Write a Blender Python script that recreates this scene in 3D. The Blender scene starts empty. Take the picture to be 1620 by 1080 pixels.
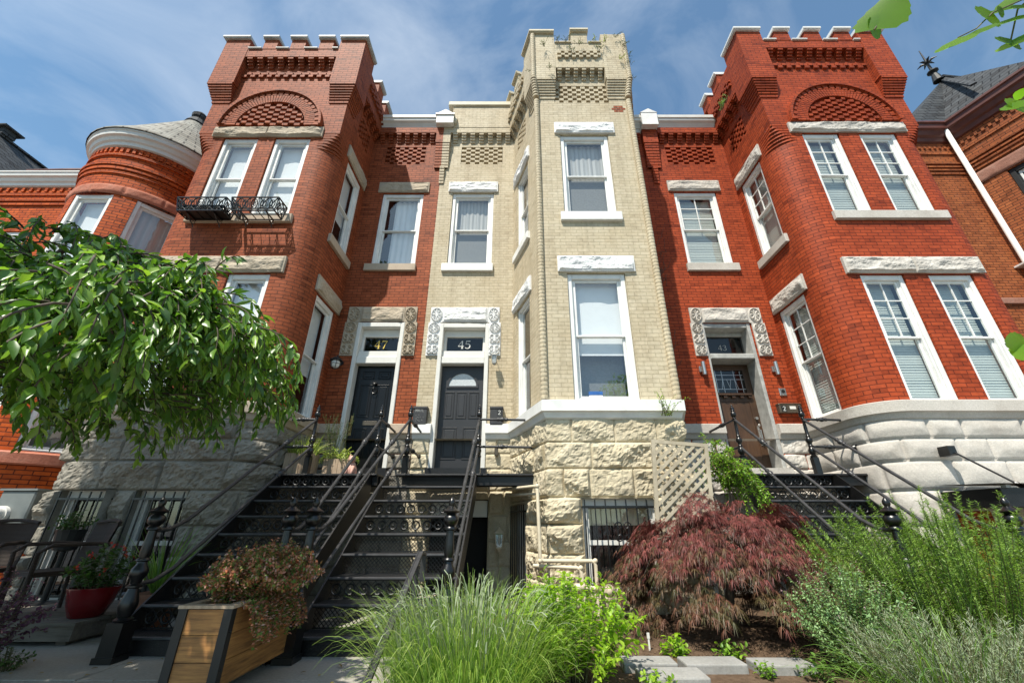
import bpy, math, random
import numpy as np
from mathutils import Vector, Matrix, noise
PI = math.pi
R = math.radians
scene = bpy.context.scene
COL = scene.collection
rng = random.Random(7)
nrng = np.random.default_rng(11)

# ------------------------------------------------------------------ helpers
def link(o, parent=None):
    COL.objects.link(o)
    if parent is not None:
        o.parent = parent
    return o

def tag(o, label=None, cat=None, group=None, kind=None):
    if label: o['label'] = label
    if cat: o['category'] = cat
    if group: o['group'] = group
    if kind: o['kind'] = kind
    return o

def empty(name, loc=(0, 0, 0), rz=0.0):
    o = bpy.data.objects.new(name, None)
    o.location = loc
    o.rotation_euler = (0, 0, rz)
    o.empty_display_size = 0.2
    return link(o)

def thing(name, label, cat, group=None, loc=(0, 0, 0), rz=0.0):
    return tag(empty(name, loc, rz), label, cat, group)

def frame(x, y, ang=0.0, z=0.0):
    """wall frame: local x runs to the right seen from outside, local y goes into the wall"""
    return Matrix.Translation((x, y, z)) @ Matrix.Rotation(ang, 4, 'Z')

ID = Matrix.Identity(4)

class MB:
    def __init__(self, M=None):
        self.v = []; self.f = []; self.uv = []; self.M = M or ID; self.plain = M is None
    def add(self, pts):
        i = len(self.v)
        if self.plain:
            self.v.extend([tuple(p) for p in pts])
        else:
            M = self.M
            self.v.extend([tuple(M @ Vector(p)) for p in pts])
        return i
    def face(self, idx, uv=None):
        self.f.append(tuple(idx)); self.uv.append(uv)
    def quad(self, a, b, c, d, uv=None):
        i = self.add((a, b, c, d)); self.face((i, i+1, i+2, i+3), uv)
    def poly(self, pts, uv=None):
        i = self.add(pts); self.face(range(i, i+len(pts)), uv)
    def box(self, x0, x1, y0, y1, z0, z1):
        i = self.add([(x0,y0,z0),(x1,y0,z0),(x1,y1,z0),(x0,y1,z0),(x0,y0,z1),(x1,y0,z1),(x1,y1,z1),(x0,y1,z1)])
        for q in ((0,3,2,1),(4,5,6,7),(0,1,5,4),(1,2,6,5),(2,3,7,6),(3,0,4,7)):
            self.face([i+k for k in q])
    def cbox(self, x0, x1, y0, y1, z0, z1, b):
        """box with its four front edges chamfered (front = low y)"""
        i = self.add([(x0,y1,z0),(x1,y1,z0),(x1,y1,z1),(x0,y1,z1),
                      (x0,y0+b,z0),(x1,y0+b,z0),(x1,y0+b,z1),(x0,y0+b,z1),
                      (x0+b,y0,z0+b),(x1-b,y0,z0+b),(x1-b,y0,z1-b),(x0+b,y0,z1-b)])
        for q in ((3,2,1,0),(8,9,10,11),(0,1,5,4),(1,2,6,5),(2,3,7,6),(3,0,4,7),(4,5,9,8),(5,6,10,9),(6,7,11,10),(7,4,8,11)):
            self.face([i+k for k in q])
    def prism(self, poly, z0, z1):
        n = len(poly)
        a = sum(poly[k][0]*poly[(k+1)%n][1]-poly[(k+1)%n][0]*poly[k][1] for k in range(n))
        if a < 0: poly = poly[::-1]
        i = self.add([(p[0],p[1],z0) for p in poly]+[(p[0],p[1],z1) for p in poly])
        self.face([i+k for k in range(n)][::-1]); self.face([i+n+k for k in range(n)])
        for k in range(n):
            j = (k+1)%n
            self.face((i+k, i+j, i+n+j, i+n+k))
    def bar(self, p, q, w, h=None):
        """rectangular bar between two points"""
        h = h or w
        p, q = Vector(p), Vector(q); d = (q-p)
        if d.length < 1e-6: return
        d.normalize()
        s = d.cross(Vector((0,0,1)))
        if s.length < 1e-3: s = Vector((1,0,0))
        s.normalize(); u = s.cross(d)
        s *= w/2; u *= h/2
        i = self.add([p-s-u,p+s-u,p+s+u,p-s+u,q-s-u,q+s-u,q+s+u,q-s+u])
        for k in ((0,1,2,3),(7,6,5,4),(0,4,5,1),(1,5,6,2),(2,6,7,3),(3,7,4,0)):
            self.face([i+x for x in k])
    def tube(self, pts, r, n=8, caps=True):
        pts = [Vector(p) for p in pts]; m = len(pts)
        rs = r if isinstance(r, (list, tuple)) else [r]*m
        ref = None; rings = []
        for k in range(m):
            d = (pts[min(k+1,m-1)]-pts[max(k-1,0)])
            if d.length < 1e-9: d = Vector((0,0,1))
            d.normalize()
            if ref is None:
                ref = d.cross(Vector((0.13,0.97,0.2)))
                if ref.length < .1: ref = d.cross(Vector((1,0,0)))
            ref = (ref - d*ref.dot(d)); ref.normalize()
            b = d.cross(ref)
            rings.append(self.add([pts[k]+(ref*math.cos(2*PI*j/n)+b*math.sin(2*PI*j/n))*rs[k] for j in range(n)]))
        for k in range(m-1):
            for j in range(n):
                jj = (j+1)%n
                self.face((rings[k]+j, rings[k]+jj, rings[k+1]+jj, rings[k+1]+j))
        if caps:
            self.face([rings[0]+j for j in range(n)][::-1]); self.face([rings[-1]+j for j in range(n)])
    def lathe(self, prof, c=(0,0,0), n=14):
        c = Vector(c); rings = []
        for r, z in prof:
            rings.append(self.add([c+Vector((r*math.cos(2*PI*j/n), r*math.sin(2*PI*j/n), z)) for j in range(n)]))
        for k in range(len(prof)-1):
            for j in range(n):
                jj = (j+1)%n
                self.face((rings[k]+j, rings[k]+jj, rings[k+1]+jj, rings[k+1]+j))
        self.face([rings[0]+j for j in range(n)][::-1]); self.face([rings[-1]+j for j in range(n)])
    def ball(self, c, r, n=10, sz=1.0):
        prof = [(max(1e-4, r*math.sin(PI*k/8)), -r*sz*math.cos(PI*k/8)) for k in range(9)]
        self.lathe(prof, c, n)
    def build(self, name, mat, parent=None, smooth=False):
        me = bpy.data.meshes.new(name)
        me.from_pydata(self.v, [], self.f)
        uvl = me.uv_layers.new(name='UVMap')
        V = self.v; data = []
        for f, uv in zip(self.f, self.uv):
            if uv is not None:
                for c in uv: data.extend(c)
                continue
            a, b, c = Vector(V[f[0]]), Vector(V[f[1]]), Vector(V[f[2]])
            nn = (b-a).cross(c-a)
            if nn.length < 1e-12: nn = Vector((0,0,1))
            nn.normalize()
            if abs(nn.z) > .8:
                for k in f: data.extend((V[k][0], V[k][1]))
            else:
                t = Vector((-nn.y, nn.x, 0)); t.normalize()
                for k in f: data.extend((V[k][0]*t.x+V[k][1]*t.y, V[k][2]))
        uvl.data.foreach_set('uv', data)
        if smooth:
            me.polygons.foreach_set('use_smooth', [True]*len(me.polygons))
        me.update()
        if mat: me.materials.append(mat)
        o = bpy.data.objects.new(name, me)
        link(o, parent)
        return o

def smooth_by_angle(o, deg=35):
    me = o.data
    me.polygons.foreach_set('use_smooth', [True]*len(me.polygons))
    try: me.set_sharp_from_angle(angle=R(deg))
    except Exception: pass
    return o

# ------------------------------------------------------------------ materials
def nt(name):
    m = bpy.data.materials.new(name); m.use_nodes = True
    t = m.node_tree; b = t.nodes['Principled BSDF']
    return m, t, b
def N(t, typ, **kw):
    n = t.nodes.new(typ)
    for k, v in kw.items():
        if k in n.inputs: n.inputs[k].default_value = v
        else: setattr(n, k, v)
    return n
def L(t, a, b): t.links.new(a, b)
def c4(c): return (c[0], c[1], c[2], 1)
def noise_tex(t, scale, detail=4, rough=.55, vec=None):
    n = N(t, 'ShaderNodeTexNoise'); n.inputs['Scale'].default_value = scale
    n.inputs['Detail'].default_value = detail; n.inputs['Roughness'].default_value = rough
    if vec is not None: L(t, vec, n.inputs['Vector'])
    return n
def ramp(t, fac, stops):
    r = N(t, 'ShaderNodeValToRGB'); e = r.color_ramp.elements
    while len(e) < len(stops): e.new(.5)
    for k, (p, c) in enumerate(stops):
        e[k].position = p; e[k].color = c4(c) if not isinstance(c, float) else (c, c, c, 1)
    L(t, fac, r.inputs['Fac']); return r
def mixc(t, a, b, fac, mode='MIX'):
    m = N(t, 'ShaderNodeMix', data_type='RGBA', blend_type=mode)
    for s, v in ((m.inputs[6], a), (m.inputs[7], b), (m.inputs[0], fac)):
        if hasattr(v, 'node'): L(t, v, s)
        elif isinstance(v, (int, float)): s.default_value = v
        else: s.default_value = c4(v)
    return m.outputs[2]
def pos(t): return N(t, 'ShaderNodeNewGeometry').outputs['Position']
def bump(t, b, h, strength=.5, dist=.02):
    n = N(t, 'ShaderNodeBump'); n.inputs['Strength'].default_value = strength; n.inputs['Distance'].default_value = dist
    L(t, h, n.inputs['Height']); L(t, n.outputs['Normal'], b.inputs['Normal']); return n

def mat_plain(name, col, rough=.6, var=.12, scale=6, metal=0, bmp=0, bscale=60, spec=None):
    m, t, b = nt(name)
    p = pos(t)
    n = noise_tex(t, scale, 5, .6, p)
    r = ramp(t, n.outputs['Fac'], [(.3, tuple(c*(1-var) for c in col)), (.7, tuple(min(1, c*(1+var)) for c in col))])
    L(t, r.outputs['Color'], b.inputs['Base Color'])
    b.inputs['Roughness'].default_value = rough; b.inputs['Metallic'].default_value = metal
    if spec is not None: b.inputs['Specular IOR Level'].default_value = spec
    if bmp:
        n2 = noise_tex(t, bscale, 4, .6, p); bump(t, b, n2.outputs['Fac'], bmp, .01)
    return m

def mat_brick(name, c1, c2, mortar, stain=(.6, .55, .5), stain_amt=.25, light=(.6, .45, .4), light_amt=.18, rough=.62, row=.0745, bw=.215, ms=.006, odd=((.62, .58, .56), (.84, .82, .8), (1.18, 1.2, 1.2))):
    m, t, b = nt(name)
    uv = N(t, 'ShaderNodeUVMap').outputs['UV']
    br = N(t, 'ShaderNodeTexBrick', offset=.5, squash=1)
    L(t, uv, br.inputs['Vector'])
    for k, v in (('Scale', 1.0), ('Mortar Size', ms), ('Mortar Smooth', .25), ('Bias', -.1), ('Brick Width', bw), ('Row Height', row)):
        br.inputs[k].default_value = v
    br.inputs['Color1'].default_value = c4(c1); br.inputs['Color2'].default_value = c4(c2); br.inputs['Mortar'].default_value = c4(mortar)
    p = pos(t)
    n1 = noise_tex(t, 1.3, 6, .65, p)
    r1 = ramp(t, n1.outputs['Fac'], [(.38, (0.0)), (.75, (1.0))])
    f1 = N(t, 'ShaderNodeMath', operation='MULTIPLY'); L(t, r1.outputs['Color'], f1.inputs[0]); f1.inputs[1].default_value = stain_amt
    col = mixc(t, br.outputs['Color'], stain, f1.outputs[0], 'MULTIPLY')
    # chipped / efflorescent patches
    mp = N(t, 'ShaderNodeMapping'); mp.inputs['Scale'].default_value = (1, 1, 2.2); L(t, p, mp.inputs['Vector'])
    n2 = noise_tex(t, 2.7, 8, .72, mp.outputs['Vector'])
    r2 = ramp(t, n2.outputs['Fac'], [(.6, (0.0)), (.78, (1.0))])
    f2 = N(t, 'ShaderNodeMath', operation='MULTIPLY'); L(t, r2.outputs['Color'], f2.inputs[0]); f2.inputs[1].default_value = light_amt
    col = mixc(t, col, light, f2.outputs[0])
    # per brick fine grain
    n3 = noise_tex(t, 14, 5, .7, p)
    r3 = ramp(t, n3.outputs['Fac'], [(.25, (.80, .80, .80)), (.75, (1.12, 1.12, 1.12))])
    col = mixc(t, col, r3.outputs['Color'], 1.0, 'MULTIPLY')
    # rain streaks
    mp2 = N(t, 'ShaderNodeMapping'); mp2.inputs['Scale'].default_value = (5, 5, .35); L(t, p, mp2.inputs['Vector'])
    n4 = noise_tex(t, 1.0, 6, .6, mp2.outputs['Vector'])
    r4 = ramp(t, n4.outputs['Fac'], [(.3, (.80, .78, .76)), (.55, (1, 1, 1))])
    col = mixc(t, col, r4.outputs['Color'], .8, 'MULTIPLY')
    # odd darker and paler bricks
    sx = N(t, 'ShaderNodeSeparateXYZ'); L(t, uv, sx.inputs[0])
    def mth(op, a, b_=None):
        m_ = N(t, 'ShaderNodeMath', operation=op)
        for i, v in enumerate((a, b_)):
            if v is None: continue
            if hasattr(v, 'node'): L(t, v, m_.inputs[i])
            else: m_.inputs[i].default_value = v
        return m_.outputs[0]
    rowi = mth('FLOOR', mth('DIVIDE', sx.outputs[1], row)); half = mth('MULTIPLY', mth('FLOORED_MODULO', rowi, 2.0), .5)
    ui = mth('FLOOR', mth('ADD', mth('DIVIDE', sx.outputs[0], bw), half))
    cb = N(t, 'ShaderNodeCombineXYZ'); L(t, ui, cb.inputs[0]); L(t, rowi, cb.inputs[1])
    wn = N(t, 'ShaderNodeTexWhiteNoise', noise_dimensions='3D'); L(t, cb.outputs[0], wn.inputs['Vector'])
    rw = ramp(t, wn.outputs['Value'], [(0.0, odd[0]), (.10, odd[1]), (.2, (1, 1, 1)), (.88, (1, 1, 1)), (1.0, odd[2])])
    col = mixc(t, col, rw.outputs['Color'], 1.0, 'MULTIPLY')
    L(t, col, b.inputs['Base Color'])
    b.inputs['Roughness'].default_value = rough; b.inputs['Specular IOR Level'].default_value = .16
    inv = N(t, 'ShaderNodeMath', operation='SUBTRACT'); inv.inputs[0].default_value = 1.0; L(t, br.outputs['Fac'], inv.inputs[1])
    ad = N(t, 'ShaderNodeMath', operation='MULTIPLY_ADD'); L(t, n3.outputs['Fac'], ad.inputs[0]); ad.inputs[1].default_value = .35; L(t, inv.outputs[0], ad.inputs[2])
    bump(t, b, ad.outputs[0], .7, .008)
    return m

def mat_stone(name, cols, scale=3, rough=.85, bmp=.5, dark=(.25, .22, .2), dark_amt=.35):
    m, t, b = nt(name)
    p = pos(t)
    n = noise_tex(t, scale, 7, .65, p)
    r = ramp(t, n.outputs['Fac'], [(.25, cols[0]), (.5, cols[1]), (.78, cols[2])])
    n2 = noise_tex(t, scale*.5, 8, .7, p)
    r2 = ramp(t, n2.outputs['Fac'], [(.5, 0.0), (.72, 1.0)])
    f = N(t, 'ShaderNodeMath', operation='MULTIPLY'); L(t, r2.outputs['Color'], f.inputs[0]); f.inputs[1].default_value = dark_amt
    col = mixc(t, r.outputs['Color'], dark, f.outputs[0])
    n3 = noise_tex(t, 45, 5, .7, p)
    r3 = ramp(t, n3.outputs['Fac'], [(.3, (.82, .82, .82)), (.7, (1.1, 1.1, 1.1))])
    col = mixc(t, col, r3.outputs['Color'], 1.0, 'MULTIPLY')
    L(t, col, b.inputs['Base Color']); b.inputs['Roughness'].default_value = rough; b.inputs['Specular IOR Level'].default_value = .2
    if bmp:
        n4 = noise_tex(t, 28, 8, .72, p)
        bump(t, b, n4.outputs['Fac'], bmp, .02)
    return m

def mat_leaf(name, cols, rough=.42, trans=.35, spec=.5, vein=True):
    """leaf colour varies from leaf to leaf by the rnd attribute"""
    m, t, b = nt(name)
    a = N(t, 'ShaderNodeAttribute', attribute_name='rnd')
    k = len(cols)
    r = ramp(t, a.outputs['Fac'], [(i/(k-1), c) for i, c in enumerate(cols)])
    col = r.outputs['Color']
    L(t, col, b.inputs['Base Color']); b.inputs['Roughness'].default_value = rough
    b.inputs['Specular IOR Level'].default_value = spec
    tr = N(t, 'ShaderNodeBsdfTranslucent')
    br = mixc(t, col, (1.0, 1.0, .45), .35, 'MIX') if vein else col
    br = mixc(t, col, (1.5, 1.6, .7), 1.0, 'MULTIPLY') if vein else col
    L(t, br, tr.inputs['Color'])
    mx = N(t, 'ShaderNodeMixShader'); mx.inputs[0].default_value = trans
    L(t, b.outputs[0], mx.inputs[1]); L(t, tr.outputs[0], mx.inputs[2])
    L(t, mx.outputs[0], t.nodes['Material Output'].inputs['Surface'])
    return m

def mat_glass(name, tint=(.8, .85, .85), boost=1.0, wav=.02):
    m, t, b = nt(name)
    t.nodes.remove(b)
    tr = N(t, 'ShaderNodeBsdfTransparent'); tr.inputs['Color'].default_value = c4(tint)
    gl = N(t, 'ShaderNodeBsdfGlossy'); gl.inputs['Roughness'].default_value = .02; gl.inputs['Color'].default_value = (1, 1, 1, 1)
    # Schlick reflectance from either side of the pane
    ge = N(t, 'ShaderNodeNewGeometry'); dt = N(t, 'ShaderNodeVectorMath', operation='DOT_PRODUCT')
    L(t, ge.outputs['Incoming'], dt.inputs[0]); L(t, ge.outputs['Normal'], dt.inputs[1])
    ab = N(t, 'ShaderNodeMath', operation='ABSOLUTE'); L(t, dt.outputs['Value'], ab.inputs[0])
    om = N(t, 'ShaderNodeMath', operation='SUBTRACT'); om.inputs[0].default_value = 1.0; L(t, ab.outputs[0], om.inputs[1])
    pw = N(t, 'ShaderNodeMath', operation='POWER'); L(t, om.outputs[0], pw.inputs[0]); pw.inputs[1].default_value = 5.0
    mu = N(t, 'ShaderNodeMath', operation='MULTIPLY_ADD', use_clamp=True); L(t, pw.outputs[0], mu.inputs[0]); mu.inputs[1].default_value = .9; mu.inputs[2].default_value = .05*boost
    n = noise_tex(t, 1.6, 2, .5, pos(t))
    bp = N(t, 'ShaderNodeBump'); bp.inputs['Strength'].default_value = .25; bp.inputs['Distance'].default_value = wav
    L(t, n.outputs['Fac'], bp.inputs['Height']); L(t, bp.outputs['Normal'], gl.inputs['Normal'])
    mx = N(t, 'ShaderNodeMixShader'); L(t, mu.outputs[0], mx.inputs[0]); L(t, tr.outputs[0], mx.inputs[1]); L(t, gl.outputs[0], mx.inputs[2])
    L(t, mx.outputs[0], t.nodes['Material Output'].inputs['Surface'])
    return m

def mat_stripe(name, ca, cb, axis, freq, rough=.7, bmp=.4):
    """slats / folds: shade in the grooves put into the colour as bands along one axis"""
    m, t, b = nt(name)
    w = N(t, 'ShaderNodeTexWave', wave_type='BANDS', bands_direction=axis)
    w.inputs['Scale'].default_value = freq; w.inputs['Distortion'].default_value = .3 if axis != 'Z' else 0
    L(t, pos(t), w.inputs['Vector'])
    r = ramp(t, w.outputs['Fac'], [(.1, ca), (.6, cb)])
    L(t, r.outputs['Color'], b.inputs['Base Color']); b.inputs['Roughness'].default_value = rough
    bump(t, b, w.outputs['Fac'], bmp, .01)
    return m

def mat_wood(name, c1, c2, axis=(1, 1, 12), rough=.6, scale=3):
    m, t, b = nt(name)
    p = pos(t)
    mp = N(t, 'ShaderNodeMapping'); mp.inputs['Scale'].default_value = axis; L(t, p, mp.inputs['Vector'])
    n = noise_tex(t, scale, 8, .65, mp.outputs['Vector'])
    r = ramp(t, n.outputs['Fac'], [(.3, c1), (.7, c2)])
    n2 = noise_tex(t, 1.7, 4, .6, p)
    r2 = ramp(t, n2.outputs['Fac'], [(.3, (.65, .62, .6)), (.65, (1.1, 1.1, 1.1))])
    L(t, mixc(t, r.outputs['Color'], r2.outputs['Color'], 1.0, 'MULTIPLY'), b.inputs['Base Color'])
    b.inputs['Roughness'].default_value = rough
    bump(t, b, n.outputs['Fac'], .25, .006)
    return m

M = {}
M['brick47'] = mat_brick('brick rust', (.37, .094, .036), (.285, .069, .026), (.14, .040, .018), stain_amt=.45, light=(.42, .19, .11), light_amt=.10, ms=.0075)
M['brick43'] = mat_brick('brick red orange', (.41, .070, .022), (.315, .050, .016), (.15, .026, .010), stain_amt=.45, light=(.5, .22, .15), light_amt=.14, ms=.0075)
M['brick45'] = mat_brick('brick cream painted', (.575, .50, .365), (.54, .465, .33), (.42, .36, .25), stain=(.74, .66, .55), stain_amt=.55, light=(.62, .56, .45), light_amt=.25, ms=.0055, odd=((.86, .85, .83), (.93, .92, .91), (1.05, 1.05, 1.05)))
M['brickL'] = mat_brick('brick orange', (.56, .105, .017), (.44, .075, .013), (.15, .03, .010), light_amt=.08, ms=.009)
M['brickR'] = mat_brick('brick salmon', (.37, .115, .04), (.28, .08, .03), (.10, .036, .018), light_amt=.1, ms=.009)
M['brownstone'] = mat_stone('brown stone', [(.22, .10, .07), (.30, .15, .11), (.36, .2, .15)], 4)
M['redstone'] = mat_stone('red stone', [(.36, .12, .07), (.45, .17, .11), (.5, .22, .15)], 4, dark_amt=.2)
M['tanstone'] = mat_stone('tan stone', [(.35, .29, .21), (.46, .39, .30), (.53, .46, .36)], 4, dark=(.16, .12, .09), dark_amt=.4)
M['tansmooth'] = mat_stone('tan smooth stone', [(.40, .31, .23), (.48, .39, .30), (.53, .45, .36)], 2.5, dark=(.2, .15, .11), dark_amt=.25, bmp=.15)
M['greystone'] = mat_stone('grey rock stone', [(.17, .152, .12), (.28, .255, .21), (.41, .385, .33)], 3, dark=(.09, .08, .065), dark_amt=.6)
M['creamstone'] = mat_stone('cream painted rock', [(.44, .37, .25), (.56, .49, .35), (.66, .59, .45)], 3, dark=(.26, .20, .12), dark_amt=.5)
M['whitestone'] = mat_stone('white lime stone', [(.40, .36, .315), (.52, .485, .435), (.62, .585, .54)], 2.2, dark=(.28, .235, .19), dark_amt=.5, bmp=.35)
M['whiterock'] = mat_stone('white painted rock', [(.66, .66, .65), (.78, .78, .77), (.84, .84, .83)], 5, dark=(.30, .29, .27), dark_amt=.4)
M['whitepaint'] = mat_plain('white paint', (.74, .74, .715), .45, .11, 4)
M['offwhite'] = mat_plain('off white paint', (.66, .65, .61), .5, .06, 4)
M['creampaint'] = mat_plain('cream paint', (.52, .46, .33), .6, .1, 5, bmp=.2)
M['greypaint'] = mat_plain('weathered grey paint', (.36, .36, .34), .6, .25, 8, bmp=.3)
M['metalcap'] = mat_plain('weathered cap metal', (.42, .425, .41), .55, .3, 4)
M['slate'] = mat_brick('slate shingles', (.075, .08, .085), (.048, .052, .057), (.014, .015, .017), stain_amt=.4, light=(.13, .14, .15), light_amt=.3, row=.19, bw=.34, ms=.016, rough=.7)
M['slatelight'] = mat_brick('pale slate shingles', (.33, .32, .28), (.25, .25, .22), (.09, .085, .075), stain_amt=.4, light=(.4, .4, .36), light_amt=.3, row=.2, bw=.34, ms=.016, rough=.6)
M['iron'] = mat_plain('black iron paint', (.005, .005, .0055), .3, .3, 20, bmp=.15, bscale=120, spec=.6)
M['iron2'] = mat_plain('worn black iron', (.0065, .0065, .007), .42, .45, 9, bmp=.3, bscale=90, spec=.55)
M['tread'] = mat_plain('worn tread iron', (.022, .022, .023), .45, .5, 16, bmp=.6, bscale=140, spec=.6)
M['railgrey'] = mat_plain('worn rail paint', (.034, .034, .036), .42, .4, 9, bmp=.2)
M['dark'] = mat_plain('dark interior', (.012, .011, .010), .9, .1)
M['roofing'] = mat_plain('roof felt', (.09, .09, .09), .9, .1)
M['copper'] = mat_plain('brown copper trim', (.11, .035, .025), .5, .25, 6)
M['glass'] = mat_glass('window glass', (.94, .96, .96), 2.6)
M['glassdark'] = mat_glass('dark door glass', (.45, .47, .47), .9)
M['frosted'] = mat_plain('frosted leaded glass', (.50, .53, .54), .18, .15, 30, bmp=.4)
M['blind'] = mat_stripe('venetian blind', (.40, .45, .42), (.50, .55, .52), 'Z', 12, .7, .5)
M['shade'] = mat_plain('white roller shade', (.74, .76, .77), .8, .03)
M['curtain'] = mat_stripe('grey sheer curtain', (.34, .34, .33), (.46, .46, .45), 'X', 3.5, .9, .3)
M['screen'] = mat_plain('dark insect screen', (.15, .155, .15), .7, .18, 30)
M['door47'] = mat_plain('gloss black door', (.0045, .0045, .005), .3, .2, 4, spec=.3)
M['door45'] = mat_plain('charcoal door', (.022, .022, .024), .45, .12, 4)
M['door43'] = mat_wood('brown door wood', (.045, .021, .010), (.085, .042, .019), (14, 14, 1), .5)
M['brass'] = mat_plain('aged brass', (.35, .25, .10), .35, .2, 20, metal=.9)
M['steel'] = mat_plain('brushed steel', (.55, .54, .52), .3, .1, 20, metal=.9)
M['gold'] = mat_plain('gold leaf', (.65, .46, .08), .45, .05, 10)
M['mailbox'] = mat_plain('dark grey mailbox', (.035, .034, .034), .45, .2, 12)
M['bronze'] = mat_plain('bronze mailbox', (.09, .075, .055), .4, .2, 12, metal=.3)
M['pipe'] = mat_plain('painted pipe', (.60, .52, .38), .5, .12, 8)
M['concrete'] = mat_stone('pavement concrete', [(.25, .235, .20), (.32, .30, .265), (.38, .36, .32)], 1.5, dark=(.14, .125, .10), dark_amt=.35, bmp=.15)
M['paver'] = mat_stone('grey paver', [(.22, .215, .20), (.30, .295, .28), (.38, .375, .36)], 5, dark=(.10, .085, .06), dark_amt=.5, bmp=.2)
M['asphalt'] = mat_plain('asphalt', (.05, .05, .052), .9, .15, 9, bmp=.4)
M['soil'] = mat_stone('brown mulch soil', [(.06, .036, .021), (.12, .077, .048), (.20, .135, .09)], 22, dark=(.015, .01, .007), dark_amt=.5, bmp=.8)
M['chip'] = mat_leaf('bark chips', [(.04, .026, .016), (.10, .066, .04), (.19, .135, .09)], .9, 0, .2, False)
M['wood'] = mat_wood('planter cedar', (.15, .065, .02), (.50, .245, .072), (.9, .9, 11), .6, 4)
M['crate'] = mat_wood('grey planter wood', (.33, .24, .16), (.50, .39, .28), (14, 14, 1.2), .7)
M['deck'] = mat_wood('grey deck boards', (.11, .095, .075), (.21, .185, .15), (1, 9, 9), .75)
M['trellis'] = mat_wood('tan trellis paint', (.40, .35, .25), (.50, .44, .33), (5, 5, 2), .7)
M['bark'] = mat_wood('tree bark', (.05, .038, .028), (.13, .10, .075), (9, 9, 1.5), .85)
M['stem'] = mat_plain('green brown stems', (.11, .10, .045), .7, .3, 12)
M['redglaze'] = mat_plain('red glazed pot', (.15, .006, .008), .18, .2, 6, spec=.6)
M['terracotta'] = mat_plain('terracotta', (.22, .09, .05), .7, .2, 8)
M['wicker'] = mat_stripe('brown wicker', (.018, .010, .006), (.05, .028, .017), 'Z', 22, .6, .8)
M['meter'] = mat_plain('meter grey paint', (.15, .165, .16), .45, .1, 6)
M['pinkclay'] = mat_plain('pink clay', (.52, .30, .24), .6, .15, 14)
M['black'] = mat_plain('matt black', (.012, .012, .012), .5, .1)
M['whiteglow'] = mat_plain('lamp bulb glass', (.75, .74, .70), .15, .02)
M['cherry'] = mat_leaf('cherry leaves', [(.045, .11, .016), (.08, .18, .024), (.135, .27, .036), (.27, .42, .06)], .36, .36, .65)
M['linden'] = mat_leaf('linden leaves', [(.09, .20, .016), (.14, .29, .022), (.20, .37, .035)], .4, .68)
M['maple'] = mat_leaf('red lace leaves', [(.075, .042, .022), (.12, .036, .028), (.175, .044, .040), (.24, .065, .056), (.30, .11, .085)], .5, .25, .4, False)
M['maplelow'] = mat_leaf('bronze lace leaves', [(.07, .07, .025), (.12, .085, .035), (.17, .075, .045), (.21, .10, .065)], .5, .25, .4, False)
M['maplered'] = mat_leaf('scarlet new leaves', [(.40, .035, .03), (.55, .06, .05)], .5, .3, .4, False)
M['rosemary'] = mat_leaf('rosemary needles', [(.08, .17, .022), (.14, .26, .036), (.21, .35, .055), (.31, .45, .09)], .5, .34)
M['sage'] = mat_leaf('oregano leaves', [(.13, .24, .09), (.20, .34, .13), (.29, .43, .19)], .55, .25)
M['sageflower'] = mat_leaf('mauve flowers', [(.28, .17, .19), (.40, .28, .28)], .7, .2, .3, False)
M['lavender'] = mat_leaf('grey green spikes', [(.15, .20, .11), (.23, .28, .17), (.33, .38, .26)], .6, .25)
M['grass'] = mat_leaf('pale green blades', [(.11, .22, .03), (.20, .34, .055), (.29, .42, .09), (.42, .50, .16)], .5, .35)
M['grassdark'] = mat_leaf('green blades', [(.06, .14, .025), (.13, .25, .04), (.20, .33, .07)], .5, .3)
M['lime'] = mat_leaf('lime leaves', [(.16, .30, .018), (.26, .43, .03), (.38, .54, .05)], .45, .45)
M['blueglaze'] = mat_plain('blue glaze', (.03, .10, .30), .3, .2, 12)
M['barberry'] = mat_leaf('barberry leaves', [(.10, .20, .035), (.16, .26, .05), (.30, .18, .06), (.46, .15, .07), (.56, .24, .15), (.64, .42, .34)], .5, .3, .4, False)
M['vine'] = mat_leaf('vine leaves', [(.09, .20, .018), (.17, .33, .026), (.29, .46, .05)], .45, .4)
M['variegated'] = mat_leaf('yellow green grass', [(.16, .28, .03), (.35, .45, .10), (.60, .60, .30)], .5, .35)
M['darkgreen'] = mat_leaf('dark green leaves', [(.03, .075, .012), (.05, .11, .02), (.08, .15, .03)], .5, .3)
M['purple'] = mat_leaf('purple leaves', [(.05, .018, .04), (.10, .035, .075), (.16, .07, .12)], .5, .25, .4, False)
M['flowerred'] = mat_leaf('red blooms', [(.42, .03, .02), (.55, .05, .03)], .6, .2, .3, False)
M['flowerpink'] = mat_leaf('pink blooms', [(.38, .14, .17), (.55, .28, .30)], .6, .2, .3, False)
M['deadvine'] = mat_plain('dry vine stems', (.10, .06, .04), .9, .2)
M['yellowleaf'] = mat_leaf('fallen leaves', [(.16, .10, .03), (.40, .28, .04)], .7, .2, .3, False)
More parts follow.
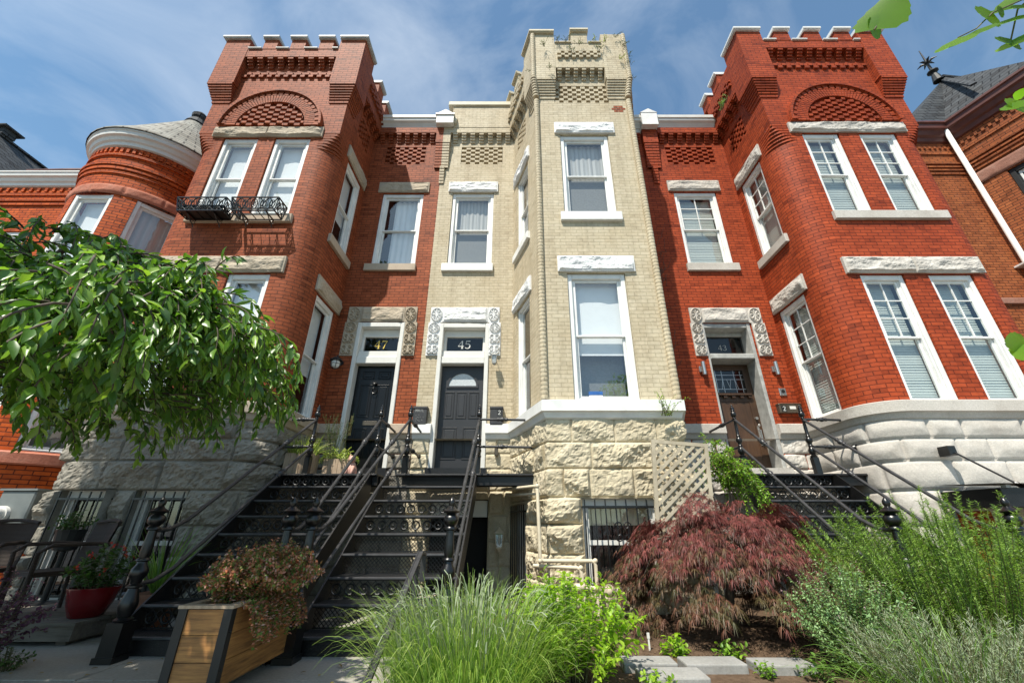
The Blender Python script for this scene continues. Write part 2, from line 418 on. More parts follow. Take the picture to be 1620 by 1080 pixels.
# ------------------------------------------------------------------ paths and walls
def seg_norm(a, b):
    d = Vector((b[0]-a[0], b[1]-a[1])); d.normalize(); return Vector((d.y, -d.x))
def arcs(path):
    s = [0.0]
    for a, b in zip(path, path[1:]): s.append(s[-1]+math.hypot(b[0]-a[0], b[1]-a[1]))
    return s
def offset(path, d):
    out = []
    n = len(path)
    for k in range(n):
        n1 = seg_norm(path[k-1], path[k]) if k > 0 else None
        n2 = seg_norm(path[k], path[k+1]) if k < n-1 else None
        if n1 is None: o = n2*d
        elif n2 is None: o = n1*d
        else:
            m = n1+n2; m.normalize(); o = m*(d/max(.3, m.dot(n1)))
        out.append((path[k][0]+o.x, path[k][1]+o.y))
    return out
def fillet(corners, radii, n=10):
    out = [corners[0]]
    for k in range(1, len(corners)-1):
        r = radii[k]
        if r <= 0: out.append(corners[k]); continue
        p = Vector(corners[k]); a = (Vector(corners[k-1])-p).normalized(); b = (Vector(corners[k+1])-p).normalized()
        half = a.angle(b)/2; t = r/math.tan(half)
        c = p+(a+b).normalized()*(r/math.sin(half))
        p1 = p+a*t-c; p2 = p+b*t-c
        a1 = math.atan2(p1.y, p1.x); a2 = math.atan2(p2.y, p2.x); d = (a2-a1+PI) % (2*PI)-PI
        for i in range(n+1):
            w = a1+d*i/n
            out.append((c.x+r*math.cos(w), c.y+r*math.sin(w)))
    out.append(corners[-1]); return out
def path_at(path, S, s):
    for k in range(len(S)-1):
        if s <= S[k+1]+1e-9 or k == len(S)-2:
            f = (s-S[k])/(S[k+1]-S[k]); a, b = path[k], path[k+1]
            return (a[0]+(b[0]-a[0])*f, a[1]+(b[1]-a[1])*f), k
def frame_at(path, s, e=1e-4):
    S = arcs(path); p, k = path_at(path, S, s+e)
    a, b = path[k], path[k+1]
    return frame(p[0], p[1], math.atan2(b[1]-a[1], b[0]-a[0]))
def s_of(path, pt):
    """arc length of the point of the path nearest to pt"""
    S = arcs(path); best = (1e9, 0)
    for k in range(len(path)-1):
        a = Vector(path[k]); b = Vector(path[k+1]); d = b-a; f = max(0, min(1, (Vector(pt)-a).dot(d)/d.length_squared))
        q = (a+d*f-Vector(pt)).length
        if q < best[0]: best = (q, S[k]+d.length*f)
    return best[1]
def strip_wall(mb, path, z0, z1, openings=(), depth=.13):
    S = arcs(path)
    ss = sorted(set([round(x, 5) for x in S]+[round(x, 5) for o in openings for x in o[:2]]))
    zz = sorted(set([z0, z1]+[x for o in openings for x in o[2:4] if z0 < x < z1]))
    P = [path_at(path, S, s)[0] for s in ss]
    for i in range(len(ss)-1):
        for j in range(len(zz)-1):
            sm = (ss[i]+ss[i+1])/2; zm = (zz[j]+zz[j+1])/2
            if any(o[0] < sm < o[1] and o[2] < zm < o[3] for o in openings): continue
            a, b = P[i], P[i+1]
            mb.quad((*a, zz[j]), (*b, zz[j]), (*b, zz[j+1]), (*a, zz[j+1]),
                    [(ss[i], zz[j]), (ss[i+1], zz[j]), (ss[i+1], zz[j+1]), (ss[i], zz[j+1])])
    for o in openings:
        s0, s1, a0, a1 = o[:4]; dp = o[4] if len(o) > 4 else depth
        p_, q_ = path_at(path, S, s0)[0], path_at(path, S, s1)[0]; w = math.hypot(q_[0]-p_[0], q_[1]-p_[1]); Mx = frame(p_[0], p_[1], math.atan2(q_[1]-p_[1], q_[0]-p_[0]))
        q = lambda *p: [tuple(Mx @ Vector(x)) for x in p]
        mb.quad(*q((0,0,a0), (0,0,a1), (0,dp,a1), (0,dp,a0)))
        mb.quad(*q((w,0,a0), (w,dp,a0), (w,dp,a1), (w,0,a1)))
        mb.quad(*q((0,0,a1), (w,0,a1), (w,dp,a1), (0,dp,a1)))
        mb.quad(*q((0,0,a0), (0,dp,a0), (w,dp,a0), (w,0,a0)))
def sweep(mb, path, prof):
    """prof = [(outward offset, z)] swept along a path"""
    P = [offset(path, o) for o, z in prof]; S = arcs(path)
    for j in range(len(prof)-1):
        for i in range(len(path)-1):
            z0, z1 = prof[j][1], prof[j+1][1]
            mb.quad((*P[j][i], z0), (*P[j][i+1], z0), (*P[j+1][i+1], z1), (*P[j+1][i], z1))
    for e in (0, -1):
        mb.poly([(*P[j][e], prof[j][1]) for j in range(len(prof))])
def fbm(x, y, z, o=4):
    return noise.fractal((x, y, z), .75, 2.1, o)
def sstep(a, b, x):
    t = max(0, min(1, (x-a)/(b-a))); return t*t*(3-2*t)
def rustic(name, mat, parent, path, courses, amp, seed, openings=(), ds=.034, blk=(.42, .85), bev=.05, rough=1.0, base=0.0, smooth=False):
    rg = random.Random(seed); S = arcs(path); T = S[-1]
    z0, z1 = courses[0], courses[-1]
    def grid(a, b, brk, st):
        v = sorted(set([a, b]+[x for x in brk if a < x < b])); out = []
        for p, q in zip(v, v[1:]):
            n = max(1, round((q-p)/st)); out += [p+(q-p)*i/n for i in range(n)]
        return out+[b]
    ss = grid(0, T, [x for o in openings for x in o[:2]], ds)
    zz = grid(z0, z1, [x for o in openings for x in o[2:4]]+list(courses), ds)
    brks = []
    for c in range(len(courses)-1):
        b = [0.0]; 
        while b[-1] < T: b.append(b[-1]+rg.uniform(*blk))
        for o in openings:
            if o[2] < courses[c+1]-.02 and o[3] > courses[c]+.02:
                b = [x for x in b if not (o[0]-.16 < x < o[1]+.16)]+[o[0], o[1]]
        brks.append(sorted(b))
    ph = offset(path, 1.0)
    V = []; 
    import bisect
    hb = {}; pl = {}
    for s in ss:
        p, k = path_at(path, S, s); f = (s-S[k])/(S[k+1]-S[k])
        q = (ph[k][0]+(ph[k+1][0]-ph[k][0])*f, ph[k][1]+(ph[k+1][1]-ph[k][1])*f)
        nx, ny = q[0]-p[0], q[1]-p[1]
        for z in zz:
            c = min(len(courses)-2, max(0, bisect.bisect_right(courses, z)-1))
            e = min(abs(z-courses[c]), abs(z-courses[c+1])); b = brks[c]; i = bisect.bisect_right(b, s)
            es = min([abs(s-b[j]) for j in (i-1, i) if 0 <= j < len(b)] or [1])
            e = min(e, es)
            key = (c, i)
            if key not in hb: hb[key] = (rg.uniform(.55, 1.0), rg.uniform(-.25, .25), rg.uniform(-.3, .3))
            g, tx, tz = hb[key]
            k2 = sstep(0, bev, e)
            w = fbm(s*16+seed, z*16, 3.1, 4)
            if rough > .6:
                # chipped facets: the lowest of several random planes through each block
                if key not in pl: pl[key] = [(rg.uniform(-.8, .8), rg.uniform(-.7, 1.1), rg.uniform(.6, 1.05), rg.uniform(-.3, .3)) for _ in range(9)]
                bs = b[i-1] if i > 0 else s; be = b[i] if i < len(b) else s
                ms_ = s-(bs+be)/2; mz = z-(courses[c]+courses[c+1])/2
                wx = ms_+.05*fbm(s*5, z*5, seed, 3); wz = mz+.05*fbm(s*5+40, z*5, seed, 3)
                hh = min(q[2]+q[0]*(wx-q[3])*3.0+q[1]*wz*3.4 for q in pl[key])
                hh = max(.10, hh)+.17*w+.12*(1-abs(fbm(s*5.1, z*6.3, seed*3.0, 3)))-.08
                h = amp*g*hh*sstep(0, bev, e)
            else:
                dm = .5*sstep(0, .035, e)+.5*sstep(0, .17, e)
                h = amp*(.55+.45*g)*dm+amp*k2*(.16*fbm(s*2.6+seed, z*3, c*1.7, 3)+.05*w)+tz*amp*k2*.25
            h = base+max(-.01, h) - (.016 if e < .014 else 0)
            V.append((p[0]+nx*h, p[1]+ny*h, z))
    nz = len(zz); F = []
    for i in range(len(ss)-1):
        for j in range(nz-1):
            sm = (ss[i]+ss[i+1])/2; zm = (zz[j]+zz[j+1])/2
            if any(o[0] < sm < o[1] and o[2] < zm < o[3] for o in openings): continue
            a = i*nz+j
            F.append((a, a+nz, a+nz+1, a+1))
    mb = MB(); mb.v = V; mb.f = F; mb.uv = [None]*len(F)
    for o in openings:
        Mx = frame_at(path, o[0]); w = o[1]-o[0]; a0, a1 = o[2:4]; dp = .2
        q = lambda *p: [tuple(Mx @ Vector(x)) for x in p]
        b_ = -base-.012
        mb.quad(*q((0,b_,a0), (0,b_,a1), (0,dp,a1), (0,dp,a0))); mb.quad(*q((w,b_,a0), (w,dp,a0), (w,dp,a1), (w,b_,a1)))
        mb.quad(*q((0,b_,a1), (w,b_,a1), (w,dp,a1), (0,dp,a1))); mb.quad(*q((0,b_,a0), (0,dp,a0), (w,dp,a0), (w,b_,a0)))
    o = mb.build(name, mat, parent, smooth)
    return o
def rock_block(name, mat, parent, Mx, x0, x1, z0, z1, proud=.05, amp=.05, seed=1, split=()):
    """quarry faced stone lintel with a drafted margin"""
    st = .02; mb = MB()
    xs = np.linspace(x0, x1, max(4, round((x1-x0)/st))); zs = np.linspace(z0, z1, max(4, round((z1-z0)/st)))
    V = []
    for x in xs:
        for z in zs:
            e = min(x-x0, x1-x, (z-z0)*1.2, (z1-z)*1.6, *[abs(x-q)*2 for q in split]) if split else min(x-x0, x1-x, (z-z0)*1.2, (z1-z)*1.6)
            k = sstep(.012, .05, e)
            h = proud+k*amp*(.50+.62*fbm(x*2.4+seed*1.7, z*5, seed, 2)+.30*(1-abs(fbm(x*4+seed, z*8, seed*3.0, 3)))-.15+.10*fbm(x*19, z*23, seed*2.0, 3)-.5*sstep(.5, 1, (z-z0)/(z1-z0))*(.5+fbm(x*2.1, seed, 7.7, 2))) - (0.012 if split and min(abs(x-q) for q in split) < .012 else 0)
            V.append(tuple(Mx @ Vector((x, -max(proud*.6, h), z))))
    nz = len(zs); F = [((i*nz+j), (i+1)*nz+j, (i+1)*nz+j+1, i*nz+j+1) for i in range(len(xs)-1) for j in range(nz-1)]
    mb.v = V; mb.f = F; mb.uv = [None]*len(F); mb.M = Mx; mb.plain = False
    pr = -proud
    mb.quad((x0,pr,z1), (x1,pr,z1), (x1,.02,z1), (x0,.02,z1)); mb.quad((x0,.02,z0), (x1,.02,z0), (x1,pr,z0), (x0,pr,z0))
    mb.quad((x0,pr,z0), (x0,pr,z1), (x0,.02,z1), (x0,.02,z0)); mb.quad((x1,pr,z1), (x1,pr,z0), (x1,.02,z0), (x1,.02,z1))
    return mb.build(name, mat, parent)
def sill(parent, Mx, x0, x1, z0, z1, mat, proud=.07):
    mb = MB(Mx); mb.cbox(x0, x1, -proud, .1, z0, z1, .008); return mb.build('sill', mat, parent)
def checker(mb, x0, x1, z0, z1, nx, nz, yf, yb, gap=.004, phase=0):
    w = (x1-x0)/nx; h = (z1-z0)/nz
    for j in range(nz):
        for i in range(nx):
            if (i+j+phase) % 2 == 0:
                mb.box(x0+i*w+gap-.006, x0+(i+1)*w-gap+.006, yf, yb, z0+j*h+gap, z0+(j+1)*h-gap)
def corbels(mb, x0, x1, zb, zt, n, proj, wfrac=.5, k=4):
    w = (x1-x0)/n; h = (zt-zb)/k
    for i in range(n):
        c = x0+(i+.5)*w
        for j in range(k):
            mb.box(c-w*wfrac/2, c+w*wfrac/2, -proj*(j+1)/k, .03, zb+j*h+.006, zb+(j+1)*h-.004)
        mb.box(c-w*wfrac/2+.012, c+w*wfrac/2-.012, -proj*.2, .03, zb, zt)
def wall_panel(parent, mat, Mx, x0, x1, z0, z1, nx, nz, depth=.079):
    """recessed checkerboard of projecting bricks"""
    mb = MB(Mx)
    mb.quad((x0,depth,z0), (x1,depth,z0), (x1,depth,z1), (x0,depth,z1))
    checker(mb, x0+.01, x1-.01, z0+.01, z1-.01, nx, nz, .008, depth+.01)
    return mb.build('checker_panel', mat, parent)

# ------------------------------------------------------------------ windows
def window(house, Mx, w, z0, z1, style, casing=.085, d0=.035, label=None):
    """double hung window; local x 0..w, y into the wall"""
    white = M['whitepaint']
    if style == 'grey': white = M['offwhite']
    mb = MB(Mx)
    mb.cbox(0.003, casing, d0, d0+.13, z0+.002, z1-.003, .01); mb.cbox(w-casing, w-.003, d0, d0+.13, z0+.002, z1-.003, .01)
    mb.cbox(casing, w-casing, d0+.003, d0+.13, z1-casing-.02, z1-.003, .01)
    mb.cbox(casing, w-casing, d0-.005, d0+.13, z0+.002, z0+.045, .01)
    for x in (casing, w-casing-.022):
        mb.box(x, x+.022, d0+.045, d0+.12, z0+.045, z1-casing-.02)
    root = mb.build('window', white, house)
    if label: root['label'] = label
    a, b = casing+.022, w-casing-.022; zb, zt = z0+.045, z1-casing-.02; zm = zb+(zt-zb)*.5
    st = .042
    def sash(nm, y, za, zb_, top, grid):
        s = MB(Mx)
        s.cbox(a, a+st, y, y+.04, za, zb_, .006); s.cbox(b-st, b, y, y+.04, za, zb_, .006)
        s.cbox(a+st, b-st, y+.001, y+.04, zb_-(.05 if top else .035), zb_, .006); s.cbox(a+st, b-st, y+.001, y+.04, za, za+(.035 if top else .06), .006)
        if grid:
            x0, x1 = a+st, b-st; c = (x0+x1)/2; p0 = za+.035; p1 = zb_-.05
            s.box(c-.009, c+.009, y+.006, y+.03, p0, p1)
            for k in (1, 2):
                zz = p0+(p1-p0)*k/3
                s.box(x0, c-.009, y+.008, y+.028, zz-.009, zz+.009); s.box(c+.009, x1, y+.008, y+.028, zz-.009, zz+.009)
        s.build(nm, white, root)
        g = MB(Mx); g.quad((a+st-.005, y+.02, za+.02), (b-st+.005, y+.02, za+.02), (b-st+.005, y+.02, zb_-.02), (a+st-.005, y+.02, zb_-.02))
        return g
    grid = style in ('grid', 'gridopen')
    sash('upper_sash', d0+.05, zm-.02, zt, True, grid).build('pane', M['glass'], root)
    lg = sash('lower_sash', d0+.093, zb, zm+.02, False, False)
    lg.build('pane', M['screen'] if False else M['glass'], root)
    yb = d0+.19
    def sheet(nm, za, zb_, mat, x0=a, x1=b, y=yb, fold=0.0):
        s = MB(Mx); n = max(1, int((x1-x0)/.03))
        for i in range(n):
            p, q = x0+(x1-x0)*i/n, x0+(x1-x0)*(i+1)/n
            f = lambda x: y+fold*math.sin(x*46)
            s.quad((p, f(p), za), (q, f(q), za), (q, f(q), zb_), (p, f(p), zb_))
        s.build(nm, mat, root)
    if grid:
        # slatted blind
        s = MB(Mx); n = int((zt-zb)/.048)
        for i in range(n):
            z = zb+.01+i*.048
            s.quad((a+.01, yb-.004, z), (b-.01, yb-.004, z), (b-.01, yb+.006, z+.052), (a+.01, yb+.006, z+.052))
        lo = zb if style == 'grid' else zb
        s.build('blind', M['blind'], root)
        sheet('backing', zb, zt, M['curtain'], y=yb+.06)
    elif style == 'shade': sheet('shade', zb, zt, M['shade'])
    elif style == 'drape':
        sheet('curtain', zb, zt, M['shade'], x0=a+(b-a)*.24, fold=.012); sheet('backing', zb, zt, M['dark'], y=yb+.3)
    elif style == 'half':
        sheet('shade', zb+(zt-zb)*.36, zt, M['shade']); sheet('curtain', zb, zt, M['screen'], y=yb+.22)
    elif style == 'screen':
        sheet('curtain', zm, zt, M['curtain'], fold=.01); sheet('insect_screen', zb, zm, M['screen'], y=yb-.02)
        sheet('backing', zb, zt, M['curtain'], y=yb+.1)
    else:
        sheet('backing', zb, zt, M['curtain'], y=yb+.15, fold=.015)
    return root

def bars(parent, Mx, w, z0, z1, n, scroll=False, name='security_grille'):
    mb = MB(Mx)
    for i in range(n):
        x = .03+(w-.06)*i/(n-1); mb.bar((x, -.05, z0), (x, -.05, z1), .016)
    for z in (z0+.08, z1-.1):
        mb.bar((0, -.05, z), (w, -.05, z), .012, .03)
    for x in (.0, w): mb.bar((x, -.05, z1-.1), (x, .05, z1-.1), .02)
    if scroll:
        for zc in (z1-.42, z0+.42):
            for sx in (-1, 1):
                for sz in (-1, 1):
                    pts = []
                    for k in range(15):
                        a = k/14*2.2*PI; r = .012+.05*(1-k/14)
                        pts.append((w*.5+sx*(.055+r*math.cos(a)), -.055, zc+sz*(.07+r*math.sin(a))))
                    mb.tube(pts, .008, 6)
    return mb.build(name, M['iron'], parent)

def base_window(house, Mx, w, z0, z1, n, scroll=False, blind=True):
    mb = MB(Mx); c = .07
    mb.box(0.003, c, .08, .2, z0, z1); mb.box(w-c, w-.003, .08, .2, z0, z1); mb.box(c, w-c, .081, .2, z1-c*1.6, z1); mb.box(c, w-c, .075, .2, z0, z0+.06)
    zm = (z0+z1)/2; mb.box(c, w-c, .11, .17, zm-.03, zm+.03)
    mb.box(c, c+.035, .12, .17, z0+.06, z1-c*1.6); mb.box(w-c-.035, w-c, .12, .17, z0+.06, z1-c*1.6)
    root = mb.build('window', M['offwhite'], house)
    g = MB(Mx); g.quad((c, .15, z0), (w-c, .15, z0), (w-c, .15, z1), (c, .15, z1)); g.build('pane', M['glass'], root)
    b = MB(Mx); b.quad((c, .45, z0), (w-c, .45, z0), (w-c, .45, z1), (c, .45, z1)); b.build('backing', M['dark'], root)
    if blind:
        b = MB(Mx); b.quad((c, .22, z1-.36), (w-c, .22, z1-.36), (w-c, .22, z1-.05), (c, .22, z1-.05)); b.build('shade', M['creampaint'], root)
    bars(root, Mx, w, z0, z1-.02, n, scroll)
    return root

# ------------------------------------------------------------------ carved door surround and numerals
def carved(parent, Mx, x0, x1, z0, z1, mat, seed, rosette):
    st = .008; mb = MB(Mx)
    xs = np.linspace(x0, x1, int((x1-x0)/st)+1); zs = np.linspace(z0, z1, int((z1-z0)/st)+1)
    w = x1-x0; V = []
    nr = max(1, round((z1-z0)/w))
    hz = (z1-z0)/nr
    for x in xs:
        for z in zs:
            u = (x-(x0+x1)/2)/(w/2); q = (z-z0) % hz; v = (q-hz/2)/(hz/2); cell = int((z-z0)/hz-1e-6)
            r = math.hypot(u, v); a = math.atan2(v, u)
            if rosette and cell % 2 == 0 or (not rosette and cell == nr-1):
                h = .5+.5*math.cos(8*a)*sstep(.15, .4, r)*(1-sstep(.8, .95, r)); h = max(h*(1-sstep(.62, .72, r)), (1-abs(r-.82)/.12) if abs(r-.82) < .12 else 0)
            else:
                au = abs(u); r1 = math.hypot(au-.45, v-.35); r2 = math.hypot(au-.45, v+.4); 
                h = max(.5+.5*math.cos(r1*19), 0)*(1-sstep(.42, .5, r1))+max(.5+.5*math.cos(r2*17+1.5), 0)*(1-sstep(.42, .55, r2))
                h = max(h, 1-sstep(.06, .12, abs(au-.1*math.cos(v*3))), )
            edge = min(x-x0, x1-x, z-z0, z1-z)
            h = min(1, h)*sstep(0, .02, edge)
            y = -(.028+.038*h)
            V.append(tuple(Mx @ Vector((x, y, z))))
    nz = len(zs)
    mb.v = V; mb.f = [((i*nz+j), (i+1)*nz+j, (i+1)*nz+j+1, i*nz+j+1) for i in range(len(xs)-1) for j in range(nz-1)]; mb.uv = [None]*len(mb.f)
    p = -.028
    mb.quad((x0,p,z1), (x1,p,z1), (x1,.02,z1), (x0,.02,z1)); mb.quad((x0,.02,z0), (x1,.02,z0), (x1,p,z0), (x0,p,z0))
    mb.quad((x0,p,z0), (x0,p,z1), (x0,.02,z1), (x0,.02,z0)); mb.quad((x1,p,z1), (x1,p,z0), (x1,.02,z0), (x1,.02,z1))
    return mb.build('carved_panel', mat, parent)

GLYPH = {  # strokes as (points, widths) in a 0..0.7 x 0..1 box
 '4': [([(.48, 0), (.48, 1)], [.13, .13]), ([(.46, .98), (.02, .32)], [.06, .05]), ([(.02, .3), (.68, .3)], [.07, .07]), ([(.36, .02), (.6, .02)], [.05, .05])],
 '7': [([(.05, .78), (.08, .96)], [.04, .05]), ([(.06, .94), (.64, .94)], [.14, .12]), ([(.64, .95), (.42, .55), (.26, 0)], [.05, .09, .14])],
 '5': [([(.14, .95), (.6, .95)], [.09, .11]), ([(.15, .96), (.1, .52)], [.05, .05]),
       ([(.1, .53), (.25, .61), (.42, .6), (.55, .48), (.57, .3), (.5, .12), (.34, .03), (.16, .05), (.06, .14)], [.05, .07, .1, .13, .14, .12, .08, .07, .1])],
 '3': [([(.08, .82), (.2, .95), (.4, .96), (.54, .84), (.52, .66), (.38, .55), (.25, .53)], [.08, .06, .08, .11, .1, .07, .05]),
       ([(.25, .53), (.45, .48), (.58, .32), (.52, .12), (.34, .03), (.15, .05), (.05, .16)], [.05, .08, .12, .12, .08, .06, .1])],
 '2': [([(.06, .74), (.14, .9), (.32, .97), (.5, .88), (.55, .7), (.42, .46), (.08, .06)], [.09, .08, .08, .11, .12, .1, .08]), ([(.04, .05), (.6, .05)], [.1, .1])],
 'M': [([(.05, 0), (.05, 1)], [.1, .1]), ([(.05, 1), (.35, .3)], [.1, .1]), ([(.35, .3), (.65, 1)], [.1, .1]), ([(.65, 0), (.65, 1)], [.1, .1])],
 'A': [([(.05, 0), (.35, 1)], [.1, .1]), ([(.35, 1), (.65, 0)], [.1, .1]), ([(.18, .35), (.52, .35)], [.09, .09])],
 'I': [([(.35, 0), (.35, 1)], [.12, .12])],
 'L': [([(.15, 0), (.15, 1)], [.12, .12]), ([(.1, .05), (.6, .05)], [.1, .1])],
}
def glyphs(parent, name, Mx, text, x, z, h, y, mat, pitch=.8):
    mb = MB(Mx)
    for k, ch in enumerate(text):
        for si, (pts, ws) in enumerate(GLYPH[ch]):
            P = []
            for i, p in enumerate(pts):
                a = pts[max(0, i-1)]; b = pts[min(len(pts)-1, i+1)]
                d = Vector((b[0]-a[0], b[1]-a[1])).normalized(); n = Vector((-d.y, d.x))*(ws[i]/2)
                P.append(((p[0]+n.x, p[1]+n.y), (p[0]-n.x, p[1]-n.y)))
            t = lambda q: (x+(q[0]+k*pitch)*h, y-.0006*si, z+q[1]*h)
            for (a1, a2), (b1, b2) in zip(P, P[1:]):
                mb.quad(t(a1), t(a2), t(b2), t(b1))
    return mb.build(name, mat, parent)

def door_panels(mb, rects, y, raised=.012):
    for x0, x1, z0, z1 in rects:
        b = .022
        # groove frame and raised field
        for a, c, d, e in ((x0, x1, z0, z0+b), (x0, x1, z1-b, z1)):
            mb.cbox(a, c, y-raised, y+.01, d, e, .006)
        for a, c, d, e in ((x0, x0+b, z0+b, z1-b), (x1-b, x1, z0+b, z1-b)):
            mb.cbox(a, c, y-raised+.0015, y+.01, d, e, .006)
        if z1-z0 > .12: mb.cbox(x0+.05, x1-.05, y-.009, y+.01, z0+.05, z1-.05, .008)
# ------------------------------------------------------------------ the houses
YW = 8.0
def chord(path, s0, s1):
    S = arcs(path); p = path_at(path, S, s0)[0]; q = path_at(path, S, s1)[0]
    return frame(p[0], p[1], math.atan2(q[1]-p[1], q[0]-p[0])), math.hypot(q[0]-p[0], q[1]-p[1])
def corner_poly(pts, k, la, lb, off, t=.3):
    p = Vector(pts[k]); a = (Vector(pts[k-1])-p).normalized(); b = (Vector(pts[k+1])-p).normalized()
    path = [tuple(p+a*la), tuple(p), tuple(p+b*lb)]
    return offset(path, off)+offset(path, -t)[::-1]
def seg_frame(pts, k):
    a, b = pts[k], pts[k+1]
    return frame(a[0], a[1], math.atan2(b[1]-a[1], b[0]-a[0])), math.hypot(b[0]-a[0], b[1]-a[1])
BAND = [(.02, 2.60), (.05, 2.62), (.065, 2.66), (.085, 2.70), (.12, 2.715), (.12, 2.885), (.07, 2.905), (-.02, 2.906)]
def light_block_shell(h, x0, x1, z=11.2, y0=8.1):  # unseen flat roof and walls added to block light and keep rooms dark
    mb = MB(); mb.box(x0, x1, y0, 17, z, z+.06); mb.build('roof', M['roofing'], h)
    mb = MB(); mb.box(x0, x0+.12, y0, 17, 0, z); mb.box(x1-.12, x1, y0, 17, 0, z); mb.box(x0+.12, x1-.12, 16.9, 17, 0, z); mb.build('light_block_wall', M['brownstone'], h)

def tower(h, pts, brick, dz, rad, sides, merlons, capmat, front_kind, lean=None, mtop=12.3, caps=True):
    """castellated bay; dz shifts the upper works; sides = visible side segments"""
    sharp = pts
    zn, zm = 11.85+dz, 12.2+dz           # notch, merlon top
    off = .17
    za, zp = 10.08+dz*.5, 10.58+dz*.6    # corbelled corner: foot, top course
    for k in (1, 2):
        pier = MB(); n = 8; st = (zp-za)/n
        for i in range(n):
            z = za+i*st
            pier.prism(corner_poly(sharp, k, .44, .42, off*(i+1)/n, .03), z+.012, z+st)
        pier.prism(corner_poly(sharp, k, .42, .40, off*.12, .02), za-.02, zp-.004)
        pier.prism(corner_poly(sharp, k, .46, .44, off, .25), zp+.004, zn)
        pier.build('corner_pier', M[brick], h)
    # parapet plates on corbels
    for k in range(3):
        Mx, ln = seg_frame(sharp, k)
        plate = MB(Mx); corb = MB(Mx)
        a, b = (0.0, ln-.46) if k == 0 else ((.44, ln-.46) if k == 1 else (.44, ln))
        arch_ = k == 1 and front_kind == 'arch'
        zb, zt = (11.30+dz, 11.56+dz) if arch_ else (10.74+dz*.3, 11.0+dz*.4)
        plate.box(a-.002, b+.002, -off+.01, .24, zt, zn-.002)
        n = max(3, round((b-a)/.25)) if k != 1 or arch_ else 6
        corbels(corb, a, b, zb, zt, n, off-.02)
        if arch_: checker(corb, a+.02, b-.02, 10.96+dz, 11.13+dz, 22, 2, -.05, .02)
        else:
            nx = 12 if k == 1 else round((b-a)/.115)
            checker(corb, a+.06, b-.06, 11.30+dz*.5, 11.60+dz*.5, nx, 4, -off-.045, -off+.03)
        plate.build('parapet', M[brick], h); corb.build('corbel_table', M[brick], h)
    # merlons
    def one_merlon(poly_fn, ztop, cap=True):
        mb = MB(); mb.prism(poly_fn(off, .2), zn, ztop); m = mb.build('merlon', M[brick], h)
        if cap:
            c = MB(); c.prism(poly_fn(off+.05, .24), ztop, ztop+.03); c.prism(poly_fn(off+.075, .26), ztop+.03, ztop+.085)
            c.build('cap', capmat, m)
        return m
    for k in (1, 2):
        cap = caps if isinstance(caps, bool) else caps[k-1]
        one_merlon(lambda o_, t: corner_poly(sharp, k, .46, .44, o_, t), zm, cap)
    Mx1, ln1 = seg_frame(sharp, 1)
    for xa, xb in merlons:
        xa -= sharp[1][0]; xb -= sharp[1][0]
        def pf(o_, t, xa=xa, xb=xb):
            e = .0 if o_ == off else .03
            return [tuple((Mx1 @ Vector(p))[:2]) for p in ((xa-e, -o_, 0), (xb+e, -o_, 0), (xb+e, t, 0), (xa-e, t, 0))]
        one_merlon(pf, zm if front_kind == 'arch' else zm+.06)
    for k in (0, 2):
        Mx, ln = seg_frame(sharp, k)
        for d in (.92, 1.52):
            xa, xb = (ln-d-.34, ln-d) if k == 0 else (d, d+.34)
            def pf(o_, t, xa=xa, xb=xb, Mx=Mx):
                e = .0 if o_ == off else .03
                return [tuple((Mx @ Vector(p))[:2]) for p in ((xa-e, -o_, 0), (xb+e, -o_, 0), (xb+e, t, 0), (xa-e, t, 0))]
            one_merlon(pf, zm)
    # notch flashing
    c = MB(Mx1)
    xs = [.44]+[v-sharp[1][0] for m in merlons for v in m]+[ln1-.46]
    for a, b in zip(xs[::2], xs[1::2]): c.box(a+.01, b-.01, -off-.03, .25, zn+.002, zn+.03)
    c.build('coping', capmat, h)
    # tower roof, unseen slab added to keep daylight out of the tower
    c = MB(); c.prism([(p[0]+(.1 if p[0] < (pts[0][0]+pts[3][0])/2 else -.1), p[1]+.1) for p in pts], 11.5, 11.55); c.build('roof', M['roofing'], h)

def side_win_s(path, side, y0=6.95, y1=7.80):
    # arc lengths on the side segments of a bay path
    S = arcs(path)
    if side == 'R':
        a, b = path[-2], path[-1]; f = lambda y: S[-2]+(y-a[1])/(b[1]-a[1])*(S[-1]-S[-2])
        return f(y0), f(y1)
    a, b = path[0], path[1]; f = lambda y: (y-a[1])/(b[1]-a[1])*(S[1]-S[0])
    return f(y1), f(y0)

